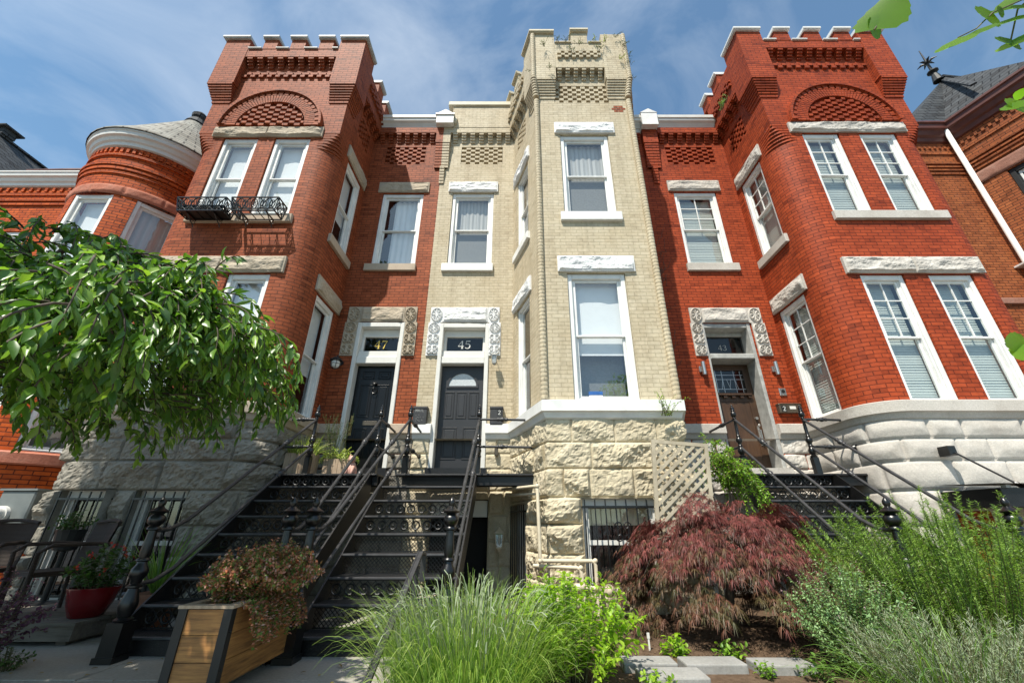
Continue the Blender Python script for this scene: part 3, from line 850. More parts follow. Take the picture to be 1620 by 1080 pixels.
def red_tower(h, xl, xr, fy, brick, plain, wins, zz, side, stone, rockstone, bandmat, foundmat, style, sidestyle, dz, merlons, capmat, pillow, bwins):
    pts = [(xl, YW), (xl, fy), (xr, fy), (xr, YW)]
    path = fillet(pts, [0, .5, .5, 0], 14)
    s_front = lambda x: s_of(path, (x, fy))
    z_lo0, z_lo1, z_up0, z_up1 = zz
    ops = []
    for (a, b) in wins:
        ops += [(s_front(a), s_front(b), z_lo0, z_lo1), (s_front(a), s_front(b), z_up0, z_up1)]
    sw = side_win_s(path, side)
    sops = [(sw[0], sw[1], 2.91, 5.30), (sw[0], sw[1], 6.70, 8.93)]
    mb = MB(); strip_wall(mb, path, 2.9, 9.12+dz*.7, ops+sops); w = mb.build('tower_wall', M[brick], h)
    smooth_by_angle(w, 20)
    mb = MB(); Mx, ln = seg_frame(pts, 0 if side == 'L' else 2)
    # upper square part, with a recessed checker panel on the visible side
    sp = arcs(pts); base = sp[0] if side == 'L' else sp[2]
    cp = (base+.30, base+.95) if side == 'L' else (base+ln-.95, base+ln-.30)
    strip_wall(mb, pts, 9.12+dz*.7, 11.84+dz, [(cp[0], cp[1], 9.98, 10.60, .08)]); mb.build('upper_wall', M[brick], h)
    wall_panel(h, M[brick], Mx, cp[0]-base, cp[1]-base, 9.98, 10.60, 6, 7)
    # squinch courses carrying the square corner over the round one
    for k in (1, 2):
        q = MB(); r0 = .5
        p = Vector(pts[k]); a = (Vector(pts[k-1])-p).normalized(); b = (Vector(pts[k+1])-p).normalized()
        c = p+a*r0+b*r0
        n = 7
        for i in range(n):
            r = r0*(1-(i+1)/n); cc = p+a*max(r, .001)+b*max(r, .001)
            arc = []
            for j in range(9):
                t = j/8*PI/2
                arc.append(tuple(cc-b*max(r, .001)*math.cos(t)-a*max(r, .001)*math.sin(t)))
            poly = [tuple(p+a*r0)]+arc+[tuple(p+b*r0), tuple(c)]
            q.prism(poly, 9.12+dz*.7-.075*(n-i)+.02, 9.12+dz*.7-.075*(n-i-1)-.001)
        q.build('squinch', M[brick], h)
    for (a, b) in wins:
        for z0, z1, up in ((z_lo0, z_lo1, 0), (z_up0, z_up1, 1)):
            Mw = frame(a, fy, 0); window(h, Mw, b-a, z0, z1, style[up])
    for z0, z1, up in ((2.91, 5.30, 0), (6.70, 8.93, 1)):
        Mw, ww = chord(path, *sw); window(h, Mw, ww, z0, z1, sidestyle[up])
        rock_block('lintel', M[rockstone], h, Mw, -.12, ww+.14, z1+.01, z1+.36, .035, .05, 3+up)
        if up: sill(h, Mw, -.1, ww+.1, z0-.2, z0-.002, M[stone])
    Mf = frame(0, fy, 0)
    xa, xb = wins[0][0]-.25, wins[1][1]+.25
    mid = (wins[0][1]+wins[1][0])/2
    rock_block('lintel', M[rockstone], h, Mf, xa, xb, z_up1+.01, z_up1+.30, .04, .06, 11, (mid,) if pillow is False else ())
    rock_block('lintel', M[rockstone], h, Mf, xa+.02, xb-.02, z_lo1+.01, z_lo1+.36, .04, .06, 12, (mid,))
    sill(h, Mf, wins[0][0]-.05, wins[1][1]+.12, z_up0-.2, z_up0-.002, M[stone])
    # arch over the paired windows
    cx = (wins[0][0]+wins[1][1])/2; zc = z_up1+.315; Ro = (xb-xa)/2*.95
    Mc = frame(cx, fy, 0)
    ring = MB(Mc)
    def sector(r0, r1, a0, a1, y, n=1):
        for i in range(n):
            b0 = a0+(a1-a0)*i/n; b1 = a0+(a1-a0)*(i+1)/n
            P = [(r0*math.cos(b0), r0*math.sin(b0)), (r1*math.cos(b0), r1*math.sin(b0)), (r1*math.cos(b1), r1*math.sin(b1)), (r0*math.cos(b1), r0*math.sin(b1))]
            f = [(p[0], y, zc+p[1]) for p in P]; g = [(p[0], .02, zc+p[1]) for p in P]
            ring.poly(f[::-1] if False else [f[0], f[1], f[2], f[3]])
            ring.quad(f[1], g[1], g[2], f[2]); ring.quad(f[0], f[3], g[3], g[0])
            ring.quad(f[0], g[0], g[1], f[1]); ring.quad(f[3], f[2], g[2], g[3])
    sector(Ro*.955, Ro, 0, PI, -.13, 48)
    nv = 46
    for i in range(nv): sector(Ro*.665, Ro*.865, PI*i/nv+.007, PI*(i+1)/nv-.007, -.085)
    for i in range(nv):
        if i % 2 == 0: sector(Ro*.867, Ro*.953, PI*i/nv+.002, PI*(i+1)/nv+.028, -.09)
    sector(Ro*.67, Ro*.953, 0, PI, -.06, 40)
    ring.build('arch_ring', M[plain], h)
    ty = MB(Mc); rin = Ro*.66; bw_, bh_ = .135, .078
    for j in range(int(rin/bh_)):
        for i in range(-int(rin/bw_)-1, int(rin/bw_)+1):
            if (i+j) % 2: continue
            x0_, x1_ = i*bw_, (i+1)*bw_; zt = (j+1)*bh_
            lim = math.sqrt(max(0, rin*rin-zt*zt)); x0_ = max(x0_, -lim); x1_ = min(x1_, lim)
            if x1_-x0_ < .02: continue
            ty.box(x0_+.006, x1_-.006, -.072, .02, zc+j*bh_+.004, zc+zt-.004)
    ty.build('tympanum_panel', M[plain], h)
    tower(h, pts, brick, dz, .5, side, merlons, capmat, 'arch')
    # stone base and water table
    mb = MB(); sweep(mb, path, BAND); o = mb.build('base_course', M[bandmat], h); smooth_by_angle(o, 30)
    bops = [(s_front(a), s_front(b), z0, z1) for a, b, z0, z1 in bwins]
    cs = [0, .32, .70, 1.08, 1.56, 1.98, 2.31, 2.62]
    rustic('stone_foundation', M[foundmat], h, path, cs, .19 if not pillow else .058, 5 if pillow else 2, bops,
           blk=(.5, .95) if pillow else (.45, 1.0), bev=.07 if pillow else .035, rough=.30 if pillow else 1.0, base=.015, ds=.027, smooth=pillow)
    for (a, b, z0, z1) in bwins:
        base_window(h, frame(a, fy, 0), b-a, z0, z1, 6, blind=False)
    return path

def main_wall(h, brick, xa, xb, door, win, ztop=11.2, panel=None):
    path = [(xa, YW), (xb, YW)]
    ops = [(door[0]-xa, door[1]-xa, 2.05, door[2], .26), (win[0]-xa, win[1]-xa, win[2], win[3])]
    if panel: ops.append((panel[0]-xa, panel[1]-xa, 9.95, 10.60, .08))
    mb = MB(); strip_wall(mb, path, 2.05, ztop, ops); mb.build('main_wall', M[brick], h)
    if panel: wall_panel(h, M[brick], frame(0, YW), panel[0], panel[1], 9.95, 10.60, 9, 8)
def cornice(h, xa, xb, mat, z=11.1, ends=True):
    mb = MB()
    prof = [(.0, z), (.05, z+.01), (.06, z+.12), (.09, z+.135), (.11, z+.18), (.16, z+.25), (.22, z+.29), (.225, z+.36), (.255, z+.37), (.26, z+.46), (-.1, z+.5)]
    sweep(mb, [(xa, YW), (xb, YW)], prof); return mb.build('cornice', mat, h)
def corbel_row(h, brick, xa, xb, n):
    mb = MB(frame(0, YW)); corbels(mb, xa, xb, 10.72, 11.0, n, .13); mb.box(xa, xb, -.14, .02, 11.0, 11.2); return mb.build('corbel_table', M[brick], h)
def half_pilaster(h, brick, xc, left, full=False):
    mb = MB(frame(0, YW)); sg = -1 if left else 1
    def bx(w0, w1, pr, z0, z1):
        a, b = sorted((xc+sg*w0, xc+sg*w1)) if not full else (xc-w1, xc+w1)
        mb.box(a, b, -pr, .02, z0, z1)
    bx(0.0005, .2, .145, 10.62, 11.22)
    for i in range(9): bx(0.0005 if not full else 0, .185, .05+.01*i, 9.78+i*.094, 9.78+i*.094+.078)
    bx(0.0005, .17, .04, 9.78, 10.62)
    for i in range(6):
        if full or not left: bx(.0 if full else -.02, .07 if full else .1, .03+.012*i, 9.25+i*.094, 9.25+i*.094+.076)
    return mb.build('pilaster', M[brick], h)

def base_main(h, xa, xb, band, found, door, seed, opening=None):
    for a, b in ((xa, door[0]), (door[1], xb)):
        if b-a < .05: continue
        mb = MB(); sweep(mb, [(a, YW), (b, YW)], BAND); mb.build('base_course', M[band], h)
    # lower stone, with the doorway cut out above the threshold
    ops = [(door[0]-xa, door[1]-xa, 2.05, 2.62)]
    if opening: ops.append((opening[0]-xa, opening[1]-xa, opening[2], opening[3]))
    rustic('stone_foundation', M[found], h, [(xa, YW), (xb, YW)], [0, .42, .84, 1.26, 1.66, 2.05, 2.33, 2.62], .08, seed, ops, ds=.035, blk=(.3, .6), base=.01, bev=.035, smooth=False)
    mb = MB(); mb.box(door[0]-.04, door[1]+.04, YW-.14, YW+.3, 1.86, 2.06); return mb.build('threshold', M['iron2'] if found != 'whitestone' else M['whitestone'], h)

# ---- house 47
h47 = thing('brick_rowhouse', 'rust red brick rowhouse with two iron window boxes, black door and gold 47', 'house', 'castellated rowhouses')
red_tower(h47, -7.15, -4.0, 6.35, 'brick47', 'brick47', [(-6.55, -5.77), (-5.41, -4.61)], (2.91, 5.36, 6.73, 8.93), 'R',
          'tansmooth', 'tanstone', 'tansmooth', 'greystone', ('shade', 'shade'), ('half', 'half'), 0.0,
          [(-6.36, -6.02), (-5.68, -5.32), (-4.97, -4.62)], M['metalcap'], False, [(-6.72, -5.92, .15, 1.56), (-5.62, -4.85, .15, 1.56)])
D47 = (-3.52, -2.51, 5.16)
main_wall(h47, 'brick47', -4.02, -2.07, D47, (-3.51, -2.45, 6.70, 8.92), panel=(-3.62, -2.54))
corbel_row(h47, 'brick47', -3.88, -2.27, 7); half_pilaster(h47, 'brick47', -2.07, True)
cornice(h47, -3.86, -2.28, M['offwhite'])
base_main(h47, -4.0, -2.07, 'tansmooth', 'greystone', D47, 21)
window(h47, frame(-3.51, YW), 1.06, 6.70, 8.92, 'drape')
rock_block('lintel', M['tanstone'], h47, frame(0, YW), -3.63, -2.32, 8.94, 9.27, .035, .05, 31)
sill(h47, frame(0, YW), -3.63, -2.42, 6.51, 6.698, M['tansmooth'])
light_block_shell(h47, -7.15, -2.08)
def surround(h, xo0, xo1, xi0, xi1, zt, mat, rose, seed):
    Mx = frame(0, YW)
    carved(h, Mx, xo0, xi0-.005, 4.37, zt-.385, M[mat], seed, rose); carved(h, Mx, xi1+.005, xo1, 4.37, zt-.385, M[mat], seed, rose)
    carved(h, Mx, xo0+.03, xi0+.03, zt-.38, zt, M[mat], seed+1, True); carved(h, Mx, xi1-.03, xo1-.03, zt-.38, zt, M[mat], seed+1, True)
    rock_block('lintel', M[mat], h, Mx, xi0+.035, xi1-.035, zt-.37, zt-.01, .04, .055, seed+5)
surround(h47, -3.82, -2.23, -3.53, -2.50, 5.55, 'tanstone', False, 1)

# ---- house 45
h45 = thing('cream_rowhouse', 'cream painted brick rowhouse with octagonal tower, charcoal door and white 45', 'house', 'castellated rowhouses')
P45 = [(-.12, YW), (.45, 6.3), (2.52, 6.3), (3.09, YW)]
S45 = arcs(P45)
fx = lambda x: S45[1]+(x-.45)
sl = side_win_s(P45, 'L', 6.98, 7.74)
mb = MB()
strip_wall(mb, P45, 2.9, 11.95, [(fx(.90), fx(1.97), 2.91, 5.33), (fx(.92), fx(1.98), 6.74, 8.96), (sl[0], sl[1], 2.91, 5.31), (sl[0], sl[1], 6.80, 8.96),
      (fx(.84), fx(2.11), 10.02, 10.62, .08), (S45[0]+.3, S45[0]+.95, 10.0, 10.60, .08)])
mb.build('tower_wall', M['brick45'], h45)
Mf = frame(0, 6.3)
wall_panel(h45, M['brick45'], Mf, .84, 2.11, 10.02, 10.62, 12, 7)
M0, L0 = seg_frame(P45, 0); wall_panel(h45, M['brick45'], M0, .3, .95, 10.0, 10.6, 6, 7)
window(h45, frame(.90, 6.3), 1.07, 2.91, 5.33, 'half'); window(h45, frame(.92, 6.3), 1.06, 6.74, 8.96, 'screen')
rock_block('lintel', M['whiterock'], h45, Mf, .73, 2.16, 5.35, 5.69, .04, .05, 41); rock_block('lintel', M['whiterock'], h45, Mf, .80, 2.13, 8.99, 9.32, .04, .05, 42)
sill(h45, Mf, .84, 2.05, 6.53, 6.738, M['whitepaint'])
for z0, z1, st in ((2.91, 5.31, 'open'), (6.80, 8.96, 'screen')):
    Mw, ww = chord(P45, *sl); window(h45, Mw, ww, z0, z1, st, casing=.06)
    rock_block('lintel', M['whiterock'], h45, Mw, -.2, ww+.12, z1+.01, z1+.35, .035, .05, 43)
    if st == 'screen': sill(h45, Mw, -.14, ww+.08, z0-.18, z0-.002, M['whitepaint'])
# lintel end of the hidden right side
M2, L2 = seg_frame(P45, 2)
for z in (5.33, 8.98): rock_block('lintel', M['whiterock'], h45, M2, .5, 1.5, z, z+.34, .04, .05, 44)
# roll mouldings up the tower corners
for k in (1, 2):
    roll = MB(); c = Vector(P45[k])+Vector((-.03 if k == 1 else .03, -.015)); z = 2.92
    while z < 10.06:
        roll.lathe([(.060, 0), (.063, .006), (.063, .066), (.060, .072)], (c.x, c.y, z), 10); z += .0745
    for i in range(8):
        z = 10.15+i*.0645; n_ = Vector((-.45, -1) if k == 1 else (.45, -1)).normalized()*(.17*(i+1)/8)
        roll.lathe([(.07, 0), (.075, .015), (.075, .045), (.07, .052)], (c.x+n_.x*.9, c.y+n_.y*.9, z+.01), 10)
    z = 10.68
    while z < 12.28:
        roll.lathe([(.060, 0), (.063, .006), (.063, .066), (.060, .072)], (c.x+n_.x*.95, c.y+n_.y*.95, z), 10); z += .0745
    smooth_by_angle(roll.build('corner_moulding', M['brick45'], h45), 40)
# bare bricks where the paint has fallen off
for x0, z0, rows in ((2.20, 9.70, 3),):
    mb = MB(frame(0, 6.3))
    for j in range(rows):
        for i in range(2 if j != 1 else 3):
            if rng.random() < .8: mb.box(x0+i*.107-(j % 2)*.05, x0+i*.107+.1-(j % 2)*.05, -.004, .0, z0+j*.0745+.006, z0+j*.0745+.066)
    mb.build('bare_brick', M['brick47'], h45)
tower(h45, P45, 'brick45', .15, 0, 'L', [(1.32, 1.72)], M['creampaint'], 'flat', caps=(True, False))
mb = MB(); sweep(mb, P45, BAND); mb.build('base_course', M['whitepaint'], h45)
slb = side_win_s(P45, 'L', 7.22, 7.92)
B45 = [(fx(.92), fx(2.02), .28, 1.45), (slb[0], slb[1], .0, 1.42)]
rustic('stone_foundation', M['creamstone'], h45, P45, [0, .36, .72, 1.10, 1.46, 1.86, 2.25, 2.62], .14, 9, B45, blk=(.35, 1.1), bev=.035, rough=1.0, base=.01, ds=.024, smooth=False)
base_window(h45, frame(.92, 6.3), 1.10, .28, 1.45, 8, True)
Mw, ww = chord(P45, *slb); base_window(h45, Mw, ww, 0.02, 1.42, 7, blind=False)
D45 = (-1.71, -.645, 5.14)
main_wall(h45, 'brick45', -2.07, -.10, D45, (-1.70, -.63, 6.71, 8.93), 11.25, (-1.56, -.43))
corbel_row(h45, 'brick45', -1.87, -.17, 7); half_pilaster(h45, 'brick45', -2.07, False)
mb = MB(frame(0, YW)); mb.box(-1.86, -.05, -.15, .2, 11.2, 12.05); mb.build('parapet', M['brick45'], h45)
mb = MB(frame(0, YW)); mb.cbox(-2.0, -.1, -.2, .25, 12.052, 12.22, .02); mb.build('coping', M['creampaint'], h45)
# end block of the neighbouring cornice on the party line
mb = MB(frame(0, YW)); mb.box(-2.27, -1.80, -.30, .05, 11.2, 11.5); mb.box(-2.30, -1.77, -.33, .05, 11.5, 11.55)
mb.poly([(-2.28, -.31, 11.55), (-1.79, -.31, 11.55), (-2.035, -.31, 11.72)]); mb.poly([(-2.28, -.31, 11.55), (-2.035, -.31, 11.72), (-2.035, .1, 11.72), (-2.28, .1, 11.55)]); mb.poly([(-1.79, -.31, 11.55), (-1.79, .1, 11.55), (-2.035, .1, 11.72), (-2.035, -.31, 11.72)])
cb = mb.build('cornice_block', M['offwhite'], h47)
mb = MB(frame(0, YW)); mb.tube([(-1.79, -.1, 11.4), (-1.72, -.1, 11.4)], .15, 14); mb.build('end_boss', M['creampaint'], cb)
mb = MB(); mb.lathe([(.09, 0), (.09, .6), (.11, .62), (.11, .7), (.02, .8)], (-.15, 8.6, 11.9), 10); mb.build('vent_pipe', M['black'], h45)
base_main(h45, -2.07, -.12, 'whitepaint', 'creamstone', D45, 23, (-1.62, -.55, .0, 1.52))
window(h45, frame(-1.70, YW), 1.07, 6.71, 8.93, 'screen')
rock_block('lintel', M['whiterock'], h45, frame(0, YW), -1.81, -.53, 8.95, 9.28, .04, .05, 51)
sill(h45, frame(0, YW), -1.81, -.60, 6.50, 6.708, M['whitepaint'])
surround(h45, -1.98, -.39, -1.71, -.645, 5.54, 'whiterock', False, 6)
mb = MB(frame(0, YW)); mb.box(-1.62, -.55, .35, .4, 0, 1.52); mb.build('doorway_dark', M['dark'], h45)  # near-black panel, the shade of the open doorway put into its colour
mb = MB(frame(0, YW)); mb.box(-1.6, -.57, .06, .1, 1.22, 1.5); mb.build('basement_header', M['offwhite'], h45)
light_block_shell(h45, -2.06, 3.09, 11.3)

# ---- house 43
h43 = thing('red_rowhouse', 'bright orange red brick rowhouse with small paned windows, white stone base and brown door', 'house', 'castellated rowhouses')
red_tower(h43, 5.67, 9.0, 6.3, 'brick43', 'brick43', [(6.29, 7.11), (7.55, 8.38)], (2.88, 5.31, 6.77, 9.02), 'L',
          'whitestone', 'whitestone', 'whitestone', 'whitestone', ('grid', 'grid'), ('grid', 'grid'), .27,
          [(6.45, 6.82), (7.22, 7.60), (7.98, 8.36)], M['whitepaint'], True, [])
D43 = (4.05, 5.10, 5.14)
main_wall(h43, 'brick43', 2.9, 5.69, D43, (4.03, 5.13, 6.72, 8.97), panel=(4.05, 5.35))
corbel_row(h43, 'brick43', 3.86, 5.6, 7)
mb = MB(frame(0, YW)); corbels(mb, 3.0, 3.43, 10.72, 11.0, 2, .13); mb.build('corbel_table', M['brick43'], h43)
half_pilaster(h43, 'brick43', 3.64, False, True)
cornice(h43, 3.0, 5.6, M['offwhite'])
mb = MB(frame(0, YW)); mb.box(3.42, 3.86, -.31, .05, 11.12, 11.58)
mb.poly([(3.40, -.32, 11.58), (3.88, -.32, 11.58), (3.64, -.32, 11.74)]); mb.poly([(3.40, -.32, 11.58), (3.64, -.32, 11.74), (3.64, .1, 11.74), (3.40, .1, 11.58)]); mb.poly([(3.88, -.32, 11.58), (3.88, .1, 11.58), (3.64, .1, 11.74), (3.64, -.32, 11.74)])
mb.build('cornice_block', M['whitepaint'], h43)
base_main(h43, 2.95, 5.67, 'whitestone', 'whitestone', D43, 25)
window(h43, frame(4.03, YW), 1.10, 6.72, 8.97, 'grid')
rock_block('lintel', M['whitestone'], h43, frame(0, YW), 3.90, 5.25, 8.99, 9.33, .04, .05, 61)
sill(h43, frame(0, YW), 3.98, 5.21, 6.51, 6.718, M['whitestone'])
surround(h43, 3.79, 5.43, 4.05, 5.14, 5.53, 'whitestone', True, 8)
light_block_shell(h43, 3.1, 9.0)

# ---- doors
def door_assembly(h, x0, x1, zt, style):
    w = x1-x0; Mx = frame(x0, YW)
    zb = 2.065; fr = M['offwhite'] if style != '43' else M['greypaint']
    mb = MB(Mx)
    cz = .075
    if style != '43':
        mb.cbox(-.012, cz, -.035, .22, zb, zt, .01); mb.cbox(w-cz, w+.012, -.035, .22, zb, zt, .01); mb.cbox(cz, w-cz, -.034, .22, zt-.11, zt-.001, .01)
        ys = .10; dt = 4.20; 
        mb.cbox(cz, w-cz, -.01, .22, dt, dt+.16, .012); mb.cbox(cz, w-cz, .03, .22, dt+.16, dt+.30, .012)
        mb.cbox(cz, w-cz, .12, .22, dt+.30, 4.53, .008); mb.cbox(cz, w-cz, .12, .22, 4.87, zt-.11, .008)
        mb.cbox(cz, cz+.06, .121, .22, 4.53, 4.87, .008); mb.cbox(w-cz-.06, w-cz, .121, .22, 4.53, 4.87, .008)
        tz = (4.53, 4.87); ty = .16; dx0, dx1 = cz, w-cz; dy = .16
    else:
        mb.cbox(0, .04, -.01, .36, zb, zt, .006); mb.cbox(w-.07, w, -.015, .36, zb, zt, .006); mb.cbox(.04, w-.07, .0, .36, zt-.1, zt-.001, .01)
        dt = 4.27; mb.cbox(.04, w-.07, -.03, .36, dt+.03, dt+.15, .015)
        mb.cbox(.04, w-.07, .24, .34, 4.95, zt-.1, .006)
        tz = (dt+.15, 4.95); ty = .30; dx0, dx1 = .04, w-.07; dy = .33
    f = mb.build('door_frame', fr, h)
    g = MB(Mx); g.quad((dx0, ty, tz[0]), (dx1, ty, tz[0]), (dx1, ty, tz[1]), (dx0, ty, tz[1])); tr = g.build('transom', M['glassdark'], f)
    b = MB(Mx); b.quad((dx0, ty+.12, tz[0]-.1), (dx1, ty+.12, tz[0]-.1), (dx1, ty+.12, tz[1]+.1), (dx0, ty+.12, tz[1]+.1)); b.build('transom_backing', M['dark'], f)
    num = {'47': ('gold', '47'), '45': ('offwhite', '45'), '43': ('greypaint', '43')}[style]
    nh = .19 if style != '43' else .13
    glyphs(f, 'house_number', Mx, num[1], (dx0+dx1)/2-nh*.78, (tz[0]+tz[1])/2-nh/2, nh, ty-.006, M[num[0]])
    d = MB(Mx); W = dx1-dx0
    mat = {'47': 'door47', '45': 'door45', '43': 'door43'}[style]
    if style == '47':
        d.box(dx0+.003, dx1-.003, dy, dy+.05, zb+.01, dt-.002)
        m1, m2 = dx0+.13, dx1-.13; c = (m1+m2)/2; g_ = .045
        door_panels(d, [(m1, c-g_, 3.90, 4.08), (c+g_, m2, 3.90, 4.08), (m1, c-g_, 3.08, 3.78), (c+g_, m2, 3.08, 3.78), (m1, c-g_, 2.28, 2.86), (c+g_, m2, 2.28, 2.86)], dy)
        dr = d.build('door', M[mat], h)
        k = MB(Mx)
        k.lathe([(.001, 0)]+[(.05*math.sin(PI*i/8)+.001, .1*i/8) for i in range(1, 8)]+[(.001, .1)], (c, dy-.03, 3.74), 10)
        k.tube([(c+.05*math.sin(2*PI*i/14), dy-.05, 3.70-.06+.06*math.cos(2*PI*i/14)) for i in range(15)], .011, 6)
        k.ball((c-.03, dy-.05, 3.80), .018); k.ball((c+.03, dy-.05, 3.80), .018); k.ball((c, dy-.06, 3.765), .022)
        k.build('door_knocker', M['iron'], dr)
        s_ = MB(Mx); s_.cbox(c-.15, c+.15, dy-.014, dy+.01, 2.92, 3.01, .006); s_.build('mail_slot', M['bronze'], dr)
        hb = MB(Mx); hb.ball((dx0+.06, dy-.05, 2.95), .03); hb.box(dx0+.035, dx0+.085, dy-.012, dy, 2.72, 3.12); hb.tube([(dx0+.06, dy-.012, 2.78), (dx0+.06, dy-.06, 2.80), (dx0+.06, dy-.06, 2.90), (dx0+.06, dy-.012, 2.92)], .01, 6); hb.build('handle', M['brass'], dr)
    elif style == '45':
        c = (dx0+dx1)/2; r = .29
        d.box(dx0+.003, dx1-.003, dy, dy+.05, zb+.01, dt-.002)
        p = [dx0+.1, c-.125, c-.095, c+.095, c+.125, dx1-.1]
        door_panels(d, [(p[0], c-.15, 3.06, 3.62), (c-.11, c+.11, 3.06, 3.62), (c+.15, p[5], 3.06, 3.62), (p[0], c-.06, 2.25, 2.88), (c+.06, p[5], 2.25, 2.88)], dy)
        # fanlight ring
        zc = 3.75
        for i in range(20):
            a0, a1 = PI*i/20, PI*(i+1)/20
            P = [(c+q*math.cos(a), zc+q*.95*math.sin(a)) for q, a in ((r, a0), (r+.045, a0), (r+.045, a1), (r, a1))]
            d.poly([(x, dy-.022, z) for x, z in P]); 
            d.quad((P[1][0], dy-.022, P[1][1]), (P[1][0], dy, P[1][1]), (P[2][0], dy, P[2][1]), (P[2][0], dy-.022, P[2][1]))
            d.quad((P[0][0], dy, P[0][1]), (P[0][0], dy-.022, P[0][1]), (P[3][0], dy-.022, P[3][1]), (P[3][0], dy, P[3][1]))
        d.box(c-r-.045, c+r+.045, dy-.022, dy, zc-.045, zc)
        dr = d.build('door', M[mat], h)
        g = MB(Mx); g.poly([(c+r*math.cos(PI*i/20), dy-.006, zc+.95*r*math.sin(PI*i/20)) for i in range(21)]); g.build('fanlight', M['frosted'], dr)
        hb = MB(Mx)
        for z in (2.98, 3.12): hb.tube([(dx1-.07, dy, z), (dx1-.07, dy-.035, z)], .026 if z > 3 else .014, 10)
        hb.ball((dx1-.07, dy-.06, 2.98), .03); hb.build('handle', M['brass'], dr)
    else:
        gx0, gx1, gz0, gz1 = dx0+.14, dx1-.14, 3.66, 4.16
        d.box(dx0+.002, gx0, dy, dy+.05, zb+.01, dt+.02); d.box(gx1, dx1-.002, dy, dy+.05, zb+.01, dt+.02)
        d.box(gx0, gx1, dy, dy+.05, gz1, dt+.02); d.box(gx0, gx1, dy, dy+.05, 3.46, gz0)
        d.box(gx0, gx1, dy+.012, dy+.05, zb+.2, 3.46); d.box(gx0, gx1, dy, dy+.05, zb+.01, zb+.2)
        d.box((gx0+gx1)/2-.003, (gx0+gx1)/2+.003, dy+.009, dy+.02, zb+.2, 3.46)
        d.cbox(gx0-.06, gx1+.06, dy-.07, dy, 3.585, 3.625, .008)
        for i in range(5):
            x = gx0-.02+(gx1-gx0+.04)*i/4; d.box(x-.035, x+.035, dy-.05, dy, 3.535, 3.585)
        dr = d.build('door', M[mat], h)
        g = MB(Mx); g.quad((gx0, dy+.02, gz0), (gx1, dy+.02, gz0), (gx1, dy+.02, gz1), (gx0, dy+.02, gz1)); g.build('leaded_pane', M['glassdark'], dr)
        l = MB(Mx)
        for x in (gx0+.06, gx0+.2, gx1-.2, gx1-.06): l.bar((x, dy+.015, gz0), (x, dy+.015, gz1), .008)
        for z in (gz0+.08, gz1-.1, gz1-.2): l.bar((gx0, dy+.015, z), (gx1, dy+.015, z), .008)
        for i in range(4):
            x = gx0+.2+(gx1-gx0-.4)*i/3; l.bar((x, dy+.015, gz1-.2), (x+.05*(1 if i % 2 else -1), dy+.015, gz0+.08), .006)
        l.build('leading', M['steel'], dr)
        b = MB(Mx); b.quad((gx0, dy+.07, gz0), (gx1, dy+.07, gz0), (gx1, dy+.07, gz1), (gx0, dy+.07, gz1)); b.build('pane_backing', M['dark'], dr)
        hb = MB(Mx); x = dx1-.09; hb.tube([(x, dy, 3.10), (x, dy-.05, 3.10)], .03, 10); hb.box(x-.02, x+.02, dy-.012, dy, 2.55, 2.95); hb.tube([(x, dy-.01, 2.6), (x, dy-.07, 2.63), (x, dy-.07, 2.85), (x, dy-.01, 2.88)], .011, 6); hb.ball((x, dy-.06, 2.95), .026); hb.build('handle', M['steel'], dr)
door_assembly(h47, D47[0], D47[1], D47[2], '47')
door_assembly(h45, D45[0], D45[1], D45[2], '45')
door_assembly(h43, D43[0], D43[1], D43[2], '43')

# ---- round turret house on the left
hL = thing('turret_house', 'orange brick house with round corner turret and pale slate cone roof', 'house', 'neighbouring houses')
TC = (-9.35, 8.15); TR = 1.4
def arcpath(r, a0=178, a1=360, n=40): return [(TC[0]+r*math.cos(R(a0+(a1-a0)*i/n)), TC[1]+r*math.sin(R(a0+(a1-a0)*i/n))) for i in range(n+1)]
ap = arcpath(TR); SA = arcs(ap)[-1]
at_a = lambda deg: (deg-178)/182*SA
tops = []
for deg in (218, 270, 322):
    tops += [(at_a(deg)-.43, at_a(deg)+.43, 2.25, 4.75, .1), (at_a(deg)-.43, at_a(deg)+.43, 5.5, 7.74, .1)]
mb = MB(); strip_wall(mb, ap, 0, 9.2, tops); smooth_by_angle(mb.build('turret_wall', M['brickL'], hL), 20)
for o in tops:
    Mw, ww = chord(ap, o[0], o[1]); window(hL, Mw, ww, o[2], o[3], 'screen' if abs(o[0]+.43-at_a(322)) < .01 else 'shade', d0=.01)
rustic('stone_band', M['redstone'], hL, ap, [7.75, 8.0], .05, 71, (), ds=.03, blk=(.4, .7), base=.02, smooth=True)
mb = MB(); sweep(mb, ap, [(.0, 8.3), (.03, 8.31), (.03, 8.38), (.0, 8.39), (.0, 8.41), (.05, 8.42), (.05, 8.49), (.02, 8.5), (.02, 8.52), (.07, 8.53), (.07, 8.6), (.0, 8.62)])
sweep(mb, ap, [(0, 8.83), (.04, 8.84), (.04, 8.9), (0, 8.91)])
for i in range(36):
    s_ = SA*(i+.5)/36; mb.M = frame_at(ap, s_); mb.plain = False; mb.box(-.03, .03, -.035, .02, 8.95, 9.07)
mb.M = ID; mb.plain = True
mb.build('string_course', M['brickL'], hL)
mb = MB(); sweep(mb, ap, [(0, 2.02), (.1, 2.04), (.1, 2.2), (0, 2.24)]); mb.build('sill_course', M['redstone'], hL)
COR = [(.0, 9.12), (.05, 9.14), (.06, 9.22), (.1, 9.25), (.13, 9.33), (.18, 9.36), (.19, 9.44), (.21, 9.46), (.21, 9.5), (-.1, 9.52)]
mb = MB(); sweep(mb, ap, COR); smooth_by_angle(mb.build('cornice', M['offwhite'], hL), 40)
